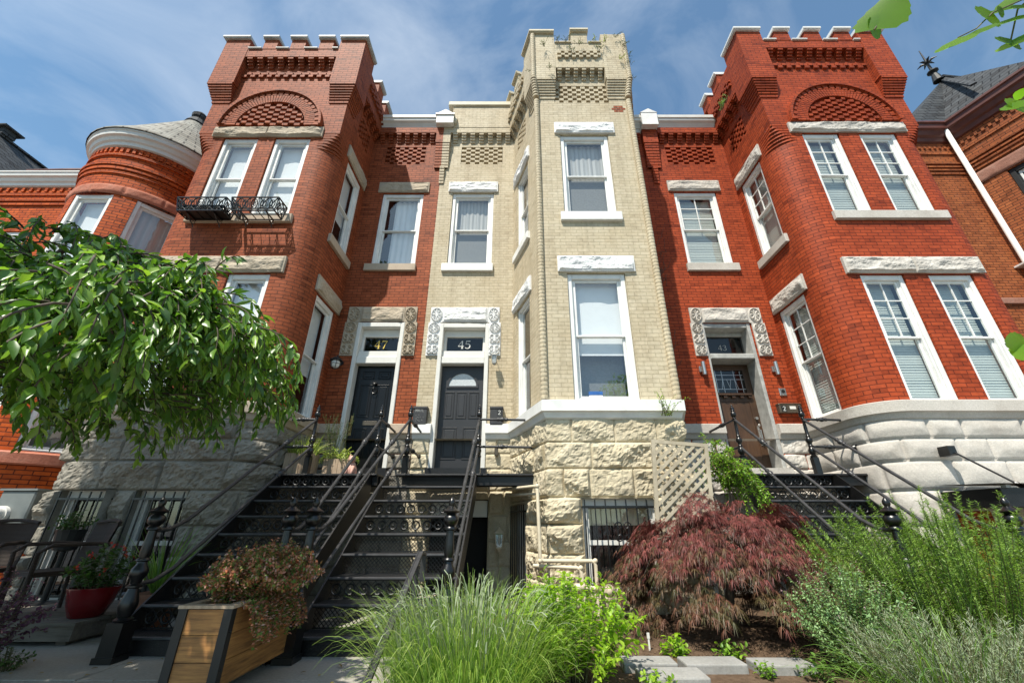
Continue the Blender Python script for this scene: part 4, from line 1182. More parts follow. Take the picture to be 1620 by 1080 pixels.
mb = MB(); n = 40; prof = [(1.64, 9.5), (1.64, 9.53), (1.3, 9.98), (.95, 10.5), (.55, 11.1), (.22, 11.62), (.15, 11.75)]
for j in range(len(prof)-1):
    for i in range(n):
        a0, a1 = 2*PI*i/n, 2*PI*(i+1)/n; r0, z0 = prof[j]; r1, z1 = prof[j+1]
        P = lambda r, a, z: (TC[0]+r*math.cos(a), TC[1]+r*math.sin(a), z)
        mb.quad(P(r0, a0, z0), P(r0, a1, z0), P(r1, a1, z1), P(r1, a0, z1), [(a0*1.2, z0*1.5), (a1*1.2, z0*1.5), (a1*1.2, z1*1.5), (a0*1.2, z1*1.5)])
rf = mb.build('roof', M['slatelight'], hL)
mb = MB(); mb.lathe([(.26, 11.55), (.28, 11.6), (.2, 11.78), (.15, 11.85), (.19, 11.9), (.2, 12.0), (.12, 12.1), (.02, 12.12)], (TC[0], TC[1], 0), 14); mb.build('finial', M['slate'], rf)
mb = MB(); strip_wall(mb, [(-16, YW), (-10.75, YW)], 0, 9.2, [(3.0, 3.9, 5.4, 7.7)]); mb.build('main_wall', M['brickL'], hL)
window(hL, frame(-13.0, YW), .9, 5.4, 7.7, 'shade')
mb = MB(); sweep(mb, [(-16, YW), (-10.6, YW)], COR); mb.build('cornice', M['offwhite'], hL)
mb = MB(frame(0, YW)); mb.box(-16, -10.75, -.04, .02, 8.5, 8.57); mb.box(-16, -10.75, -.06, .02, 8.62, 8.69); mb.box(-16, -10.75, -.03, .02, 8.83, 8.9)
for i in range(26): mb.box(-15.9+i*.2, -15.83+i*.2, -.035, .02, 8.95, 9.07)
mb.build('string_course', M['brickL'], hL)
mb = MB(); mb.quad((-16, 7.85, 9.5), (-10.4, 7.85, 9.5), (-10.4, 11, 10.6), (-16, 11, 10.6)); mb.build('roof', M['slatelight'], hL)
mb = MB(); mb.tube([(-12.9, 7.85, 9.56), (-12.0, 7.9, 9.62), (-11.5, 8.0, 9.7), (-11.2, 8.0, 9.86)], [.03, .05, .08, .11], 8); mb.lathe([(.1, 9.6), (.15, 9.7), (.16, 9.8), (.1, 9.93), (.03, 9.97)], (-11.15, 8.0, 0), 10); mb.build('roof_flashing', M['copper'], hL)

# ---- dark slate roof far left
hS = thing('slate_roof_house', 'house at the far left with steep dark slate roof and metal cap', 'house', 'neighbouring houses')
mb = MB(); A = [(-19.5, 7.8, 9.5), (-13.9, 7.8, 9.5), (-14.2, 12.5, 9.5), (-19.5, 12.5, 9.5)]; B = [(-19.5, 9.2, 12.2), (-16.25, 8.9, 12.2), (-16.3, 11, 12.2), (-19.5, 11, 12.2)]
for k in range(4):
    j = (k+1) % 4; mb.quad(A[k], A[j], B[j], B[k])
mb.poly(B); rs = mb.build('roof', M['slate'], hS)
mb = MB(); mb.box(-19.5, -16.2, 8.86, 11.1, 12.2, 12.26); mb.box(-16.5, -16.15, 8.86, 9.2, 12.26, 12.5); mb.box(-16.62, -16.05, 8.76, 9.3, 12.5, 12.55); mb.build('ridge_cap', M['slate'], rs)
mb = MB(); mb.box(-19.5, -16.05, 8.0, 12.5, 0, 9.5); mb.build('wall', M['brickR'], hS)

# ---- neighbour on the right
hR = thing('hipped_roof_house', 'salmon brick house at the right edge with grey shingle roof, finial and white downspout', 'house', 'neighbouring houses')
PR = [(9.02, YW), (12.0, YW), (12.57, 6.4), (15.2, 6.4), (15.8, YW)]
SR = arcs(PR)
ds_ = Vector((.57, -1.6)).normalized()
y2s = lambda y: SR[1]+(YW-y)/1.6*(SR[2]-SR[1])
wr = (y2s(7.46), y2s(6.72))
mb = MB(); strip_wall(mb, PR, 0, 11.0, [(wr[0], wr[1], 6.8, 9.14), (wr[0], wr[1], 2.8, 5.2)]); mb.build('wall', M['brickR'], hR)
for z0, z1 in ((6.8, 9.14), (2.8, 5.2)):
    Mw, ww = chord(PR, *wr); o = window(hR, Mw, ww, z0, z1, 'grid', casing=.1)
    o.data.materials.clear(); o.data.materials.append(M['black'])
rustic('stone_band', M['brownstone'], hR, PR[1:4], [9.16, 9.5], .04, 81, (), blk=(.6, 1.0), base=.03, smooth=True)
mb = MB(); 
for k in range(4):
    z = 9.56+k*.11; sweep(mb, PR, [(0, z), (.035+.012*k, z+.004), (.035+.012*k, z+.055), (0, z+.06)])
sweep(mb, PR, [(0, 10.28), (.03, 10.285), (.03, 10.33), (0, 10.34)])
for k in range(len(PR)-1):
    mb.M, ln = seg_frame(PR, k); mb.plain = False
    for i in range(int(ln/.14)): mb.box(.04+i*.14, .10+i*.14, -.03, .02, 10.5, 10.6)
mb.M = ID; mb.plain = True
mb.build('string_course', M['brickR'], hR)
mb = MB(); sweep(mb, PR, [(0, 5.62), (.06, 5.63), (.06, 5.75), (0, 5.8)]); mb.build('belt_course', M['brownstone'], hR)
mb = MB(); sweep(mb, PR, [(0, 10.72), (.06, 10.74), (.08, 10.86), (.14, 10.9), (.18, 11.02), (.24, 11.06), (.25, 11.2), (.29, 11.22), (.29, 11.28), (-.1, 11.3)]); mb.build('cornice', M['copper'], hR)
mb = MB()
A = [(10.9, 7.72, 11.3), (11.85, 7.72, 11.3), (12.4, 6.1, 11.3), (15.4, 6.1, 11.3), (16.2, 7.7, 11.3), (18, 7.7, 11.3)]
top = [(14.15, 8.75, 14.6)]*3+[(15.0, 8.9, 14.65)]*2+[(18.5, 9.2, 14.7)]
for k in range(5):
    if top[k] == top[k+1]: mb.poly([A[k], A[k+1], top[k]])
    else: mb.quad(A[k], A[k+1], top[k+1], top[k])
mb.poly([(10.9, 11, 11.3), A[0], top[0]])
rr = mb.build('roof', M['slate'], hR)
mb = MB(); mb.bar((14.05, 8.7, 14.63), (18.4, 9.15, 14.73), .22, .08); mb.bar((14.15, 8.72, 14.63), (12.1, 7.0, 11.75), .12, .05); mb.build('ridge_cap', M['slate'], rr)
mb = MB(); mb.lathe([(.14, 14.5), (.10, 14.75), (.06, 14.9), (.15, 14.95), (.15, 14.98), (.045, 15.03), (.035, 15.4), (.012, 16.1)], (13.95, 8.7, 0), 10)
for a in range(6):
    x, y = math.cos(a*PI/3), math.sin(a*PI/3)
    mb.tube([(13.95, 8.7, 15.4), (13.95+x*.14, 8.7+y*.14, 15.48), (13.95+x*.26, 8.7+y*.26, 15.44)], [.03, .035, .008], 6)
mb.build('finial', M['black'], rr)
mb = MB(); mb.tube([(11.85, 7.83, 11.05), (11.86, 7.86, 5.6), (11.86, 7.86, 0)], .054, 12); 
o = mb.build('downspout', M['whitepaint'], hR, True)
mb = MB(); mb.box(11.7, 12.0, 7.75, 7.99, 6.6, 6.64); mb.build('strap', M['whitepaint'], o)
# ------------------------------------------------------------------ iron staircases
RUN, RISE, YL, ZL = .281, .2115, 6.8, 1.84
def lattice(mb, x0, x1, y, za, zb, pitch, w=.007, circles=False):
    h = zb-za
    for sgn in (1, -1):
        x = x0-h
        while x < x1+h:
            # line from (x,za) to (x+sgn*h,zb), clipped to x0..x1
            ax, az, bx, bz = x, za, x+sgn*h, zb
            lo, hi = 0.0, 1.0
            dx = bx-ax
            t0, t1 = sorted(((x0-ax)/dx, (x1-ax)/dx)); lo = max(lo, t0); hi = min(hi, t1)
            if hi-lo > .05:
                P = (ax+dx*lo, y+(.001 if sgn > 0 else -.003), az+(bz-az)*lo); Q = (ax+dx*hi, y+(.001 if sgn > 0 else -.003), az+(bz-az)*hi)
                mb.bar(P, Q, w, .006)
            x += pitch
    if circles:
        n = int((x1-x0)/.145)
        for i in range(n):
            cx = x0+(x1-x0)*(i+.5)/n; cz = (za+zb)/2; r = h*.27
            mb.tube([(cx+r*math.cos(2*PI*k/12), y-.006, cz+r*math.sin(2*PI*k/12)) for k in range(13)], .010, 6, False)
            mb.ball((cx, y-.006, cz), .012, 6)
    for z in (za+.006, zb-.006): mb.bar((x0, y-.002, z), (x1, y-.002, z), .012, .012)
def upper_post(parent, x, y, z=ZL):
    mb = MB(); mb.box(x-.045, x+.045, y-.045, y+.045, z, z+.27)
    mb.lathe([(.05, .27), (.058, .29), (.03, .31), (.05, .345), (.056, .38), (.042, .42), (.03, .44), (.046, .45), (.03, .465), (.028, .5), (.05, .53), (.05, .57), (.028, .6), (.036, .62), (.024, .64),
              (.027, .75), (.02, .90), (.03, .91), (.03, .93), (.022, .94), (.046, .965), (.046, 1.02), (.024, 1.04), (.04, 1.05), (.03, 1.075), (.036, 1.095), (.012, 1.13), (.014, 1.14), (.003, 1.165)], (x, y, z), 12)
    return smooth_by_angle(mb.build('upper_post', M['iron'], parent), 50)
def newel(parent, x, y, z=0.0):
    mb = MB(); mb.box(x-.075, x+.075, y-.075, y+.075, z, z+.30); mb.box(x-.09, x+.09, y-.09, y+.09, z, z+.05)
    mb.lathe([(.07, .30), (.078, .32), (.05, .335), (.062, .37), (.075, .42), (.07, .46), (.045, .54), (.04, .56), (.064, .57), (.064, .585), (.04, .60), (.046, .63), (.068, .66), (.072, .69), (.068, .72), (.044, .755), (.04, .78), (.058, .79), (.058, .80), (.04, .815),
              (.05, .86), (.042, .95), (.036, 1.05), (.058, 1.06), (.058, 1.075), (.04, 1.09), (.066, 1.115), (.074, 1.145), (.066, 1.175), (.042, 1.20), (.078, 1.215), (.085, 1.225), (.04, 1.255), (.024, 1.27), (.034, 1.295), (.032, 1.32), (.012, 1.35), (.003, 1.358)], (x, y, z), 16)
    return smooth_by_angle(mb.build('newel_post', M['iron'], parent), 50)
def rail(parent, pts, collars=()):
    mb = MB(); mb.tube(pts, .021, 10)
    P = [Vector(p) for p in pts]
    for (k, f) in collars:
        a, b = P[k], P[k+1]; d = (b-a).normalized(); c = a+(b-a)*f
        prof = [(-.09, .027), (-.075, .034), (-.06, .027), (-.03, .029), (-.015, .04), (.015, .04), (.03, .029), (.06, .027), (.075, .034), (.09, .027)]
        mb.tube([c+d*t for t, r in prof], [r for t, r in prof], 10)
    return smooth_by_angle(mb.build('handrail', M['railgrey'], parent), 50)
def staircase(name, label, x0, x1, lx0, lx1, posts, newels, ends, circ):
    root = thing(name, label, 'staircase', 'iron front staircases', (0, 0, 0))
    zk = lambda k: ZL-RISE*k
    yk = lambda k: YL-RUN*k
    for k in range(1, 9):
        mb = MB(); e = .02*max(0, k-6)
        xa, xb = x0-e, x1+e
        mb.box(xa+.004, xb-.004, yk(k)+.012, yk(k-1)+.035, zk(k)-.016, zk(k))
        n = int((xb-xa)/.028)
        for i in range(n): mb.box(xa+.02+i*.028, xa+.034+i*.028, yk(k)+.02, yk(k-1)+.03, zk(k), zk(k)+.0035)
        t = mb.build('tread', M['tread'], root)
        mb = MB(); mb.tube([(xa, yk(k)+.008, zk(k)-.010), (xb, yk(k)+.008, zk(k)-.010)], .017, 8); mb.build('nosing', M['railgrey'], t)
    for k in range(0, 9):
        za = zk(k+1)+.004 if k < 8 else 0.004
        mb = MB()
        if k < 8: lattice(mb, x0+.01, x1-.01, yk(k)+.045, za, zk(k)-.022, .046 if not circ(k) else .085, .008, circ(k))
        else: mb.box(x0-.04, x1+.04, yk(8)+.02, yk(8)+.05, 0, zk(8)-.016)
        mb.build('riser', M['iron2'], root)
    # side strings
    for x in (x0-.012, x1+.012):
        mb = MB(); P = [(YL+.05, ZL-.005), (YL-.04, ZL-.005), (yk(8)-.0, zk(8)+.0), (yk(8), 0.0), (yk(8)+.26, 0.0), (YL+.05, ZL-.34)]
        a = [(x-.011, p[0], p[1]) for p in P]; b = [(x+.011, p[0], p[1]) for p in P]
        mb.poly(a[::-1]); mb.poly(b)
        for i in range(6):
            j = (i+1) % 6; mb.quad(a[i], a[j], b[j], b[i])
        mb.build('stringer', M['iron2'], root)
    mb = MB(); mb.box(lx0, lx1, YL+.02, 7.86, ZL-.022, ZL); mb.tube([(lx0, YL+.012, ZL-.014), (lx1, YL+.012, ZL-.014)], .02, 8)
    for a, b in ((lx0, x0-.03), (x1+.03, lx1)):
        if b-a > .06: mb.box(a, b, YL+.05, YL+.075, ZL-.17, ZL-.023)
    for y in (7.1, 7.5): mb.box(lx0+.03, lx1-.03, y, y+.06, ZL-.14, ZL-.023)
    mb.build('landing', M['iron2'], root)
    lx, rx = posts; nl, nr_ = newels; PY = 6.9
    for px, nx in ((lx, nl), (rx, nr_)):
        upper_post(root, px, PY); newel(root, nx, 4.40)
        for dz in (.90, .44):
            zt = ZL+dz; ze = zt-.757*(PY-4.72)
            c = lambda f: px+(nx-px)*f
            rail(root, [(px, PY, zt), (c(.5), (PY+4.80)/2, zt-.757*(PY-4.80)/2), (c(.9), 4.80, zt-.757*(PY-4.80)), (c(.94), 4.70, ze+.015), (c(.97), 4.60, ze-.03), (nx, 4.44, ze-.04)], ((0, .62),))
    for (px, (ex, ey)) in zip((lx, rx), ends):
        for dz in (.905, .445):
            z = ZL+dz; o = rail(root, [(px, PY, z), ((px+ex)/2, (PY+ey)/2, z), (ex, ey, z-.01)], ((0, .85),))
            d = (Vector((ex, ey, z-.01))-Vector((px, PY, z))).normalized(); e = Vector((ex, ey, z-.01))
            mb = MB(); mb.tube([e-d*.06, e-d*.035, e], [.022, .042, .05], 12); mb.build('flange', M['iron'], o)
    return root
staircase('iron_staircase', 'black iron staircase behind the wooden planter, rising to the black door', -3.80, -2.38, -4.03, -2.27, (-3.47, -2.37), (-3.60, -2.27), ((-4.0, 6.9), (-2.40, 7.98)), lambda k: True)
staircase('iron_staircase', 'black iron staircase with open mesh risers, rising to the charcoal door', -2.08, -.69, -1.97, .24, (-1.86, -.67), (-2.04, -.67), ((-1.90, 7.98), (.27, 6.92)), lambda k: k in (2, 3, 6))
staircase('iron_staircase', 'black iron staircase half hidden behind red and green shrubs below the brown door', 3.62, 5.05, 3.55, 5.66, (3.72, 4.90), (3.72, 4.92), ((3.72, 7.98), (5.66, 6.92)), lambda k: True)

# garden handrail beside the grass
gr = thing('garden_handrail', 'grey flat bar handrail sloping down beside the tall grass', 'handrail')
mb = MB(); mb.bar((-.90, 4.20, .87), (-.93, 3.0, .16), .05, .018); mb.bar((-.90, 4.20, .87), (-.90, 4.34, .84), .05, .018); mb.bar((-.90, 4.345, .85), (-.90, 4.36, .62), .05, .018)
for i in (-1, 1): mb.bar((-.90+i*.02, 4.2, .882), (-.93+i*.02, 3.0, .172), .01, .008)
mb.build('top_bar', M['railgrey'], gr)
for y, z in ((4.1, .80), (3.1, .2)):
    mb = MB(); mb.bar((-.90, y, -.02), (-.90, y, z), .03, .03); mb.build('post', M['railgrey'], gr)

# ------------------------------------------------------------------ fittings on the walls
def fix(name, label, cat, x, z, y=YW, group=None):
    return thing(name, label, cat, group, (x, y, z))
o = fix('wall_lamp', 'black globe lamp in a wire cage beside the black door', 'lamp', -3.76, 4.16)
mb = MB(); mb.tube([(0, 0, .05), (0, -.02, .05)], .06, 14); mb.tube([(0, -.01, .05), (0, -.1, .12), (0, -.2, .13), (0, -.22, .08)], .016, 8); mb.lathe([(.02, .10), (.05, .09), (.12, .03), (.125, .015), (.05, .02)], (0, -.22, 0), 16); smooth_by_angle(mb.build('bracket', M['black'], o))
mb = MB(); mb.lathe([(.06, .03), (.085, -.02), (.09, -.07), (.07, -.12), (.03, -.145), (.002, -.15)], (0, -.22, 0), 16); mb.build('globe', M['whiteglow'], o, True)
mb = MB()
for k in range(6):
    a = k*PI/3; mb.tube([(.1*math.cos(a)*s, -.22+.1*math.sin(a)*s, z) for s, z in ((1, .02), (1.02, -.06), (.75, -.13), (.1, -.165))], .005, 5)
mb.tube([(.1*math.cos(2*PI*i/16), -.22+.1*math.sin(2*PI*i/16), -.06) for i in range(17)], .005, 5); mb.build('cage', M['black'], o)
def lantern(label, x, z, s, mat, y=YW, arm=.16):
    o = fix('wall_lantern', label, 'lantern', x, z, y)
    mb = MB(); mb.box(-.03*s, .03*s, -.015, 0, -.1*s, .12*s); mb.tube([(0, 0, .06*s), (0, -arm*.6, .16*s), (0, -arm, .12*s)], .009*s, 6); mb.build('bracket', M[mat], o)
    mb = MB(); mb.M = Matrix.Translation((0, -arm, 0)) @ Matrix.Rotation(PI/4, 4, 'Z'); mb.plain = False
    mb.lathe([(.015*s, .14*s), (.02*s, .11*s), (.11*s, .05*s), (.115*s, .04*s)], (0, 0, 0), 4); mb.lathe([(.07*s, -.2*s), (.075*s, -.17*s), (.03*s, -.22*s), (.01*s, -.25*s)][::1], (0, 0, 0), 4)
    for k in range(4):
        a = k*PI/2; mb.bar((.1*s*math.cos(a), .1*s*math.sin(a), .04*s), (.07*s*math.cos(a), .07*s*math.sin(a), -.18*s), .012*s)
    mb.build('housing', M[mat], o)
    mb = MB(); mb.M = Matrix.Translation((0, -arm, 0)) @ Matrix.Rotation(PI/4, 4, 'Z'); mb.plain = False
    mb.lathe([(.088*s, .04*s), (.062*s, -.17*s)], (0, 0, 0), 4); mb.build('glass', M['glass'], o)
    mb = MB(); mb.lathe([(.02*s, -.12*s), (.03*s, -.06*s), (.02*s, 0), (.012*s, .02*s)], (0, -arm, 0), 8); mb.build('bulb', M['whiteglow'], o)
lantern('small pewter lantern on the cream wall beside the charcoal door', -.50, 4.27, .75, 'greypaint', arm=.2)
lantern('old cream lantern beside the basement doorway under the landing', -.33, .92, 1.0, 'pipe', YW-.08)
def mailbox(label, x0, x1, z0, z1, mat, d=.12):
    o = thing('mailbox', label, 'mailbox', None, ((x0+x1)/2, YW, z0)); w = (x1-x0)/2; h = z1-z0
    mb = MB(); mb.cbox(-w, w, -d, 0, 0, h*.86, .008); mb.build('box', M[mat], o)
    mb = MB(); mb.cbox(-w-.006, w+.006, -d-.01, 0, h*.86, h, .012); mb.build('lid', M[mat], o)
    return o, w, h, d
o, w, h, d = mailbox('dark mailbox left of the charcoal door with MAIL in raised letters', -2.085, -1.81, 2.87, 3.24, 'mailbox')
glyphs(o, 'lettering', ID, 'MAIL', -.088, h*.70, .055, -d-.004, M['greypaint'])
mb = MB()
for i in range(14): mb.ball((-.08+rng.random()*.16, -d, h*(.2+.35*rng.random())), .006, 6)
mb.build('perforations', M['greypaint'], o)
o, w, h, d = mailbox('dark mailbox right of the charcoal door with white number 2 sticker', -.56, -.305, 2.86, 3.24, 'mailbox')
mb = MB(); mb.box(.01, .105, -d-.003, -d, h*.52, h*.84); mb.build('sticker', M['black'], o)
glyphs(o, 'number', ID, '2', .03, h*.56, .085, -d-.006, M['whitepaint'])
mb = MB()
for x in (-.05, .0, .05): mb.box(x-.02, x+.02, -d-.006, -d, h*.28, h*.33)
mb.build('slot', M['greypaint'], o)
o, w, h, d = mailbox('wide bronze mailbox with 2 sticker on the red wall right of the brown door', 5.21, 5.66, 3.12, 3.31, 'bronze', .1)
mb = MB(); mb.box(-.19, -.09, -d-.003, -d, .02, .14); mb.build('sticker', M['black'], o)
glyphs(o, 'number', ID, '2', -.165, .035, .09, -d-.006, M['whitepaint'])
mb = MB(); mb.box(-.02, .10, -d-.003, -d, .07, .13); mb.build('label_plate', M['offwhite'], o)
for lab, x in (('steel cylinder wall light left of the brown door', 3.84), ('steel cylinder wall light right of the brown door', 5.36)):
    o = fix('wall_light', lab, 'wall light', x, 4.06, group='lights beside the brown door')
    mb = MB(); mb.tube([(.02, -.09, -.14), (.02, -.09, .14)], .042, 16); smooth_by_angle(mb.build('cylinder', M['steel'], o))
    mb = MB(); mb.box(-.05, .03, -.05, 0, -.06, .06); mb.build('back_box', M['steel'], o)
o = fix('doorbell', 'grey square doorbell above the bronze mailbox', 'doorbell', 5.42, 3.57)
mb = MB(); mb.cbox(-.07, .07, -.03, 0, -.08, .08, .012); mb.build('plate', M['steel'], o)
mb = MB(); mb.tube([(0, -.028, .01), (0, -.04, .01)], .035, 12); mb.build('button', M['black'], o)
o = fix('junction_box', 'small brown box on the cream stone beside the landing rail', 'junction box', -.42, 2.36, YW-.04)
mb = MB(); mb.cbox(-.035, .035, -.07, 0, -.07, .07, .006); mb.build('cover', M['bronze'], o)
# gas pipes
o = thing('gas_pipes', 'cream painted gas pipes on the corner of the cream stone base', 'pipes')
def pipe(nm, pts, r=.025):
    P = [Vector(p) for p in pts]; out = [P[0]]
    for a, b, c in zip(P, P[1:], P[2:]):
        u = (a-b).normalized()*.05; v = (c-b).normalized()*.05; out += [b+u, b+u*.3+v*.3, b+v]
    out.append(P[-1]); mb = MB(); mb.tube(out, r, 10)
    for b in P[1:-1]: mb.ball(b, r*1.35, 8)
    return smooth_by_angle(mb.build(nm, M['pipe'], o), 50)
pipe('pipe', [(-.28, 7.62, 1.66), (.27, 6.12, 1.60), (.29, 6.10, .66), (1.02, 6.08, .66), (1.02, 6.08, .0)])
pipe('pipe', [(-.22, 7.60, 1.56), (.30, 6.16, 1.50)], .02)
pipe('pipe', [(.20, 6.16, .60), (.82, 6.06, .58), (.86, 6.06, .0)], .025)
mb = MB(); mb.ball((1.16, 6.02, .33), .075, 12); mb.tube([(.86, 6.06, .36), (1.16, 6.02, .34)], .03, 10); mb.tube([(.72, 6.06, .36), (.86, 6.06, .36)], .05, 10); mb.build('regulator', M['pipe'], o, True)
# electric meter
o = thing('electric_meter', 'grey electric meter box with round glass dial left of the stone base', 'electric meter', None, (-7.42, 6.62, 1.06))
mb = MB(); mb.cbox(-.28, .24, -.2, .1, 0, .5, .02); mb.box(-.3, .26, -.22, .1, .50, .53); mb.box(.18, .28, -.02, .1, .1, .4); mb.build('box', M['meter'], o)
mb = MB(); mb.tube([(-.12, -.2, .17), (-.12, -.25, .17)], .12, 20); mb.tube([(-.12, -.25, .17), (-.12, -.32, .17)], .10, 20); smooth_by_angle(mb.build('dial', M['offwhite'], o))
mb = MB(); mb.tube([(-.02, -.03, 0), (-.02, -.03, -1.06)], .03, 8); mb.build('conduit', M['meter'], o)

# iron window boxes on the upper sill of the rust red tower
def window_box(label, x0, x1, liner):
    o = thing('iron_window_box', label, 'window box', 'iron window boxes', ((x0+x1)/2, 6.27, 6.50)); w = (x1-x0)/2
    yb, yf, b = -.04, -.34, .045
    mb = MB()
    T = [(-w, yb, .30), (-w, yf, .30), (w, yf, .30), (w, yb, .30)]; B = [(-w+b, yb, .02), (-w+b, yf+b, .02), (w-b, yf+b, .02), (w-b, yb, .02)]
    for q in (T, B):
        for k in range(4): mb.bar(q[k], q[(k+1) % 4], .020)
    for k in range(4): mb.bar(T[k], B[k], .018)
    def scrolls(a, b_, c, d, n):
        a, b_, c, d = map(Vector, (a, b_, c, d))
        P = lambda u, v: (a*(1-u)+b_*u)*(1-v)+(d*(1-u)+c*u)*v
        for i in range(n):
            u0, u1 = i/n, (i+1)/n; um = (u0+u1)/2
            if n > 3 and i == n//2:
                mb.tube([P(um+.35/n*math.cos(t*PI/6), .5+.38*math.sin(t*PI/6)) for t in range(13)], .010, 5)
                mb.tube([P(um+.18/n*math.cos(t*PI/4), .5+.2*math.sin(t*PI/4)) for t in range(9)], .006, 5)
                for v in (.0, 1.0): mb.bar(P(u0, v), P(um, .5), .007); mb.bar(P(u1, v), P(um, .5), .007)
            else:
                mb.tube([P(u0, .0), P(um-.1/n, .35), P(um, .5), P(um+.1/n, .65), P(u1, 1.0)], .011, 5)
                mb.tube([P(u0, 1.0), P(um-.05/n, .7), P(um, .5), P(um+.05/n, .3), P(u1, .0)], .011, 5); mb.tube([P(um+.3/n*math.cos(t*PI/5), .5+.3*math.sin(t*PI/5)) for t in range(11)], .009, 5)
            if i: mb.bar(P(u0, 0), P(u0, 1), .008)
    scrolls(B[1], B[2], T[2], T[1], 5); scrolls(B[0], B[1], T[1], T[0], 2); scrolls(B[2], B[3], T[3], T[2], 2)
    for k in range(6):
        x = -w+b+(2*w-2*b)*k/5; mb.bar((x, yb, .02), (x, yf+b, .02), .012)
    mb.build('basket', M['iron'], o)
    mb = MB()
    for x in (-w*.55, w*.55):
        mb.bar((x, -.02, .0), (x, yf+.06, .0), .014); mb.tube([(x, -.03, -.16), (x, -.06, -.12), (x, -.16, -.06), (x, yf+.1, .0)], .010, 6)
        mb.tube([(x, -.05-.03*math.cos(t*PI/5), -.06+.03*math.sin(t*PI/5)) for t in range(9)], .006, 5)
    mb.build('bracket', M['iron'], o)
    if liner:
        mb = MB(); mb.box(-w+.06, w-.06, yf+.06, yb-.01, .03, .17); mb.build('liner', M['black'], o)
window_box('black scrollwork iron window box with a dark liner, under the left upper window', -6.52, -5.58, True)
window_box('black scrollwork iron window box standing empty, under the right upper window', -5.48, -4.58, False)

# metal canopy beside the white stone base
o = thing('metal_canopy', 'dark metal canopy hung from a tie rod on the white stone base', 'canopy')
mb = MB(); mb.box(6.02, 8.2, 5.36, 5.40, 1.34, 1.52); mb.box(6.02, 6.06, 5.40, 6.15, 1.34, 1.52); mb.box(8.16, 8.2, 5.40, 6.15, 1.34, 1.52); mb.box(6.0, 8.22, 5.33, 6.15, 1.30, 1.34); mb.build('channel_frame', M['iron2'], o)
mb = MB(); mb.quad((5.96, 5.30, 1.56), (8.24, 5.30, 1.56), (8.24, 6.12, 1.60), (5.96, 6.12, 1.60)); mb.quad((5.96, 6.12, 1.61), (8.24, 6.12, 1.61), (8.24, 5.30, 1.57), (5.96, 5.30, 1.57))
for x in (6.1, 7.1, 8.1): mb.box(x-.03, x+.03, 5.33, 5.39, 1.52, 1.56)
mb.build('roof_sheet', M['greypaint'], o)
mb = MB(); mb.cbox(6.32, 6.43, 6.05, 6.24, 2.02, 2.16, .02); mb.tube([(6.37, 6.04, 2.05), (6.35, 5.40, 1.54)], .013, 8); mb.tube([(6.35, 5.45, 1.58), (6.35, 5.36, 1.50)], [.03, .02], 8)
mb.build('tie_rod', M['iron'], o)
o = thing('brick_pier', 'short brick pier under the white stone base beside the metal canopy', 'brick pier')
mb = MB(); mb.box(6.16, 6.42, 5.96, 6.18, 0, 1.27); mb.build('brickwork', M['brick43'], o)
mb = MB(); mb.box(6.14, 6.44, 5.94, 6.2, 1.27, 1.31); mb.build('capping', M['whitestone'], o)

# ------------------------------------------------------------------ planters, furniture and pots
o = thing('wooden_planter', 'long cedar planter box with black corner posts in front of the left stairs', 'planter box')
X0, X1, Y0, Y1, Z0, Z1 = -2.40, -2.045, 3.42, 4.46, .09, .555
t = .03
for nm, bx in (('side_panel', (X0, X0+t, Y0+.02, Y1-.02)), ('side_panel', (X1-t, X1, Y0+.02, Y1-.02)), ('end_panel', (X0+.02, X1-.02, Y0, Y0+t)), ('end_panel', (X0+.02, X1-.02, Y1-t, Y1))):
    mb = MB()
    for k in range(3):
        a, b = Z0+(Z1-Z0)*k/3, Z0+(Z1-Z0)*(k+1)/3-.004; mb.box(bx[0], bx[1], bx[2], bx[3], a, b)
    mb.build(nm, M['wood'], o)
for x in (X0-.012, X1-.035+.012-.023):
    for y in (Y0-.014, Y1-.04):
        mb = MB(); xx = X0-.014 if x < -2.2 else X1-.046; mb.box(xx, xx+.06, y, y+.054, 0, Z1+.004)
        for z in (.2, .42):
            if x > -2.2: mb.ball((xx+.062, y+.027, z), .007, 6)
        mb.build('corner_post', M['black'], o)
mb = MB(); mb.box(X0-.02, X1+.02, Y0-.02, Y0+.05, Z1+.004, Z1+.024); mb.box(X0-.02, X1+.02, Y1-.05, Y1+.02, Z1+.004, Z1+.024); mb.box(X0-.02, X0+.05, Y0+.05, Y1-.05, Z1+.004, Z1+.024); mb.box(X1-.05, X1+.02, Y0+.05, Y1-.05, Z1+.004, Z1+.024); mb.build('rim', M['crate'], o)
mb = MB(); mb.box(X0+.03, X1-.03, Y0+.03, Y1-.03, .4, .51); mb.build('soil', M['soil'], o)
def crate(label, x0, x1, y0, y1, z0, h):
    o = thing('wooden_trough', label, 'planter', 'wooden troughs on the left landing', ((x0+x1)/2, (y0+y1)/2, z0)); w = (x1-x0)/2; d = (y1-y0)/2
    mb = MB(); n = max(3, round(2*w/.085))
    for i in range(n):
        a = -w+2*w*i/n; mb.box(a+.003, a+2*w/n-.003, -d, -d+.018, .01, h)
        mb.box(a+.003, a+2*w/n-.003, d-.018, d, .01, h)
    m = max(2, round(2*d/.085))
    for i in range(m):
        a = -d+2*d*i/m+.018; mb.box(-w, -w+.018, a, min(d-.018, a+2*d/m-.006), .01, h); mb.box(w-.018, w, a, min(d-.018, a+2*d/m-.006), .01, h)
    mb.build('boards', M['crate'], o)
    mb = MB(); mb.box(-w+.018, w-.018, -d+.018, d-.018, .0, h-.04); mb.build('soil', M['soil'], o)
crate('wooden trough beside the bay on the left landing, the left one', -3.93, -3.48, 7.0, 7.3, ZL, .36)
crate('wooden trough behind the rail post on the left landing, the right one', -3.38, -2.95, 7.25, 7.55, ZL, .30)
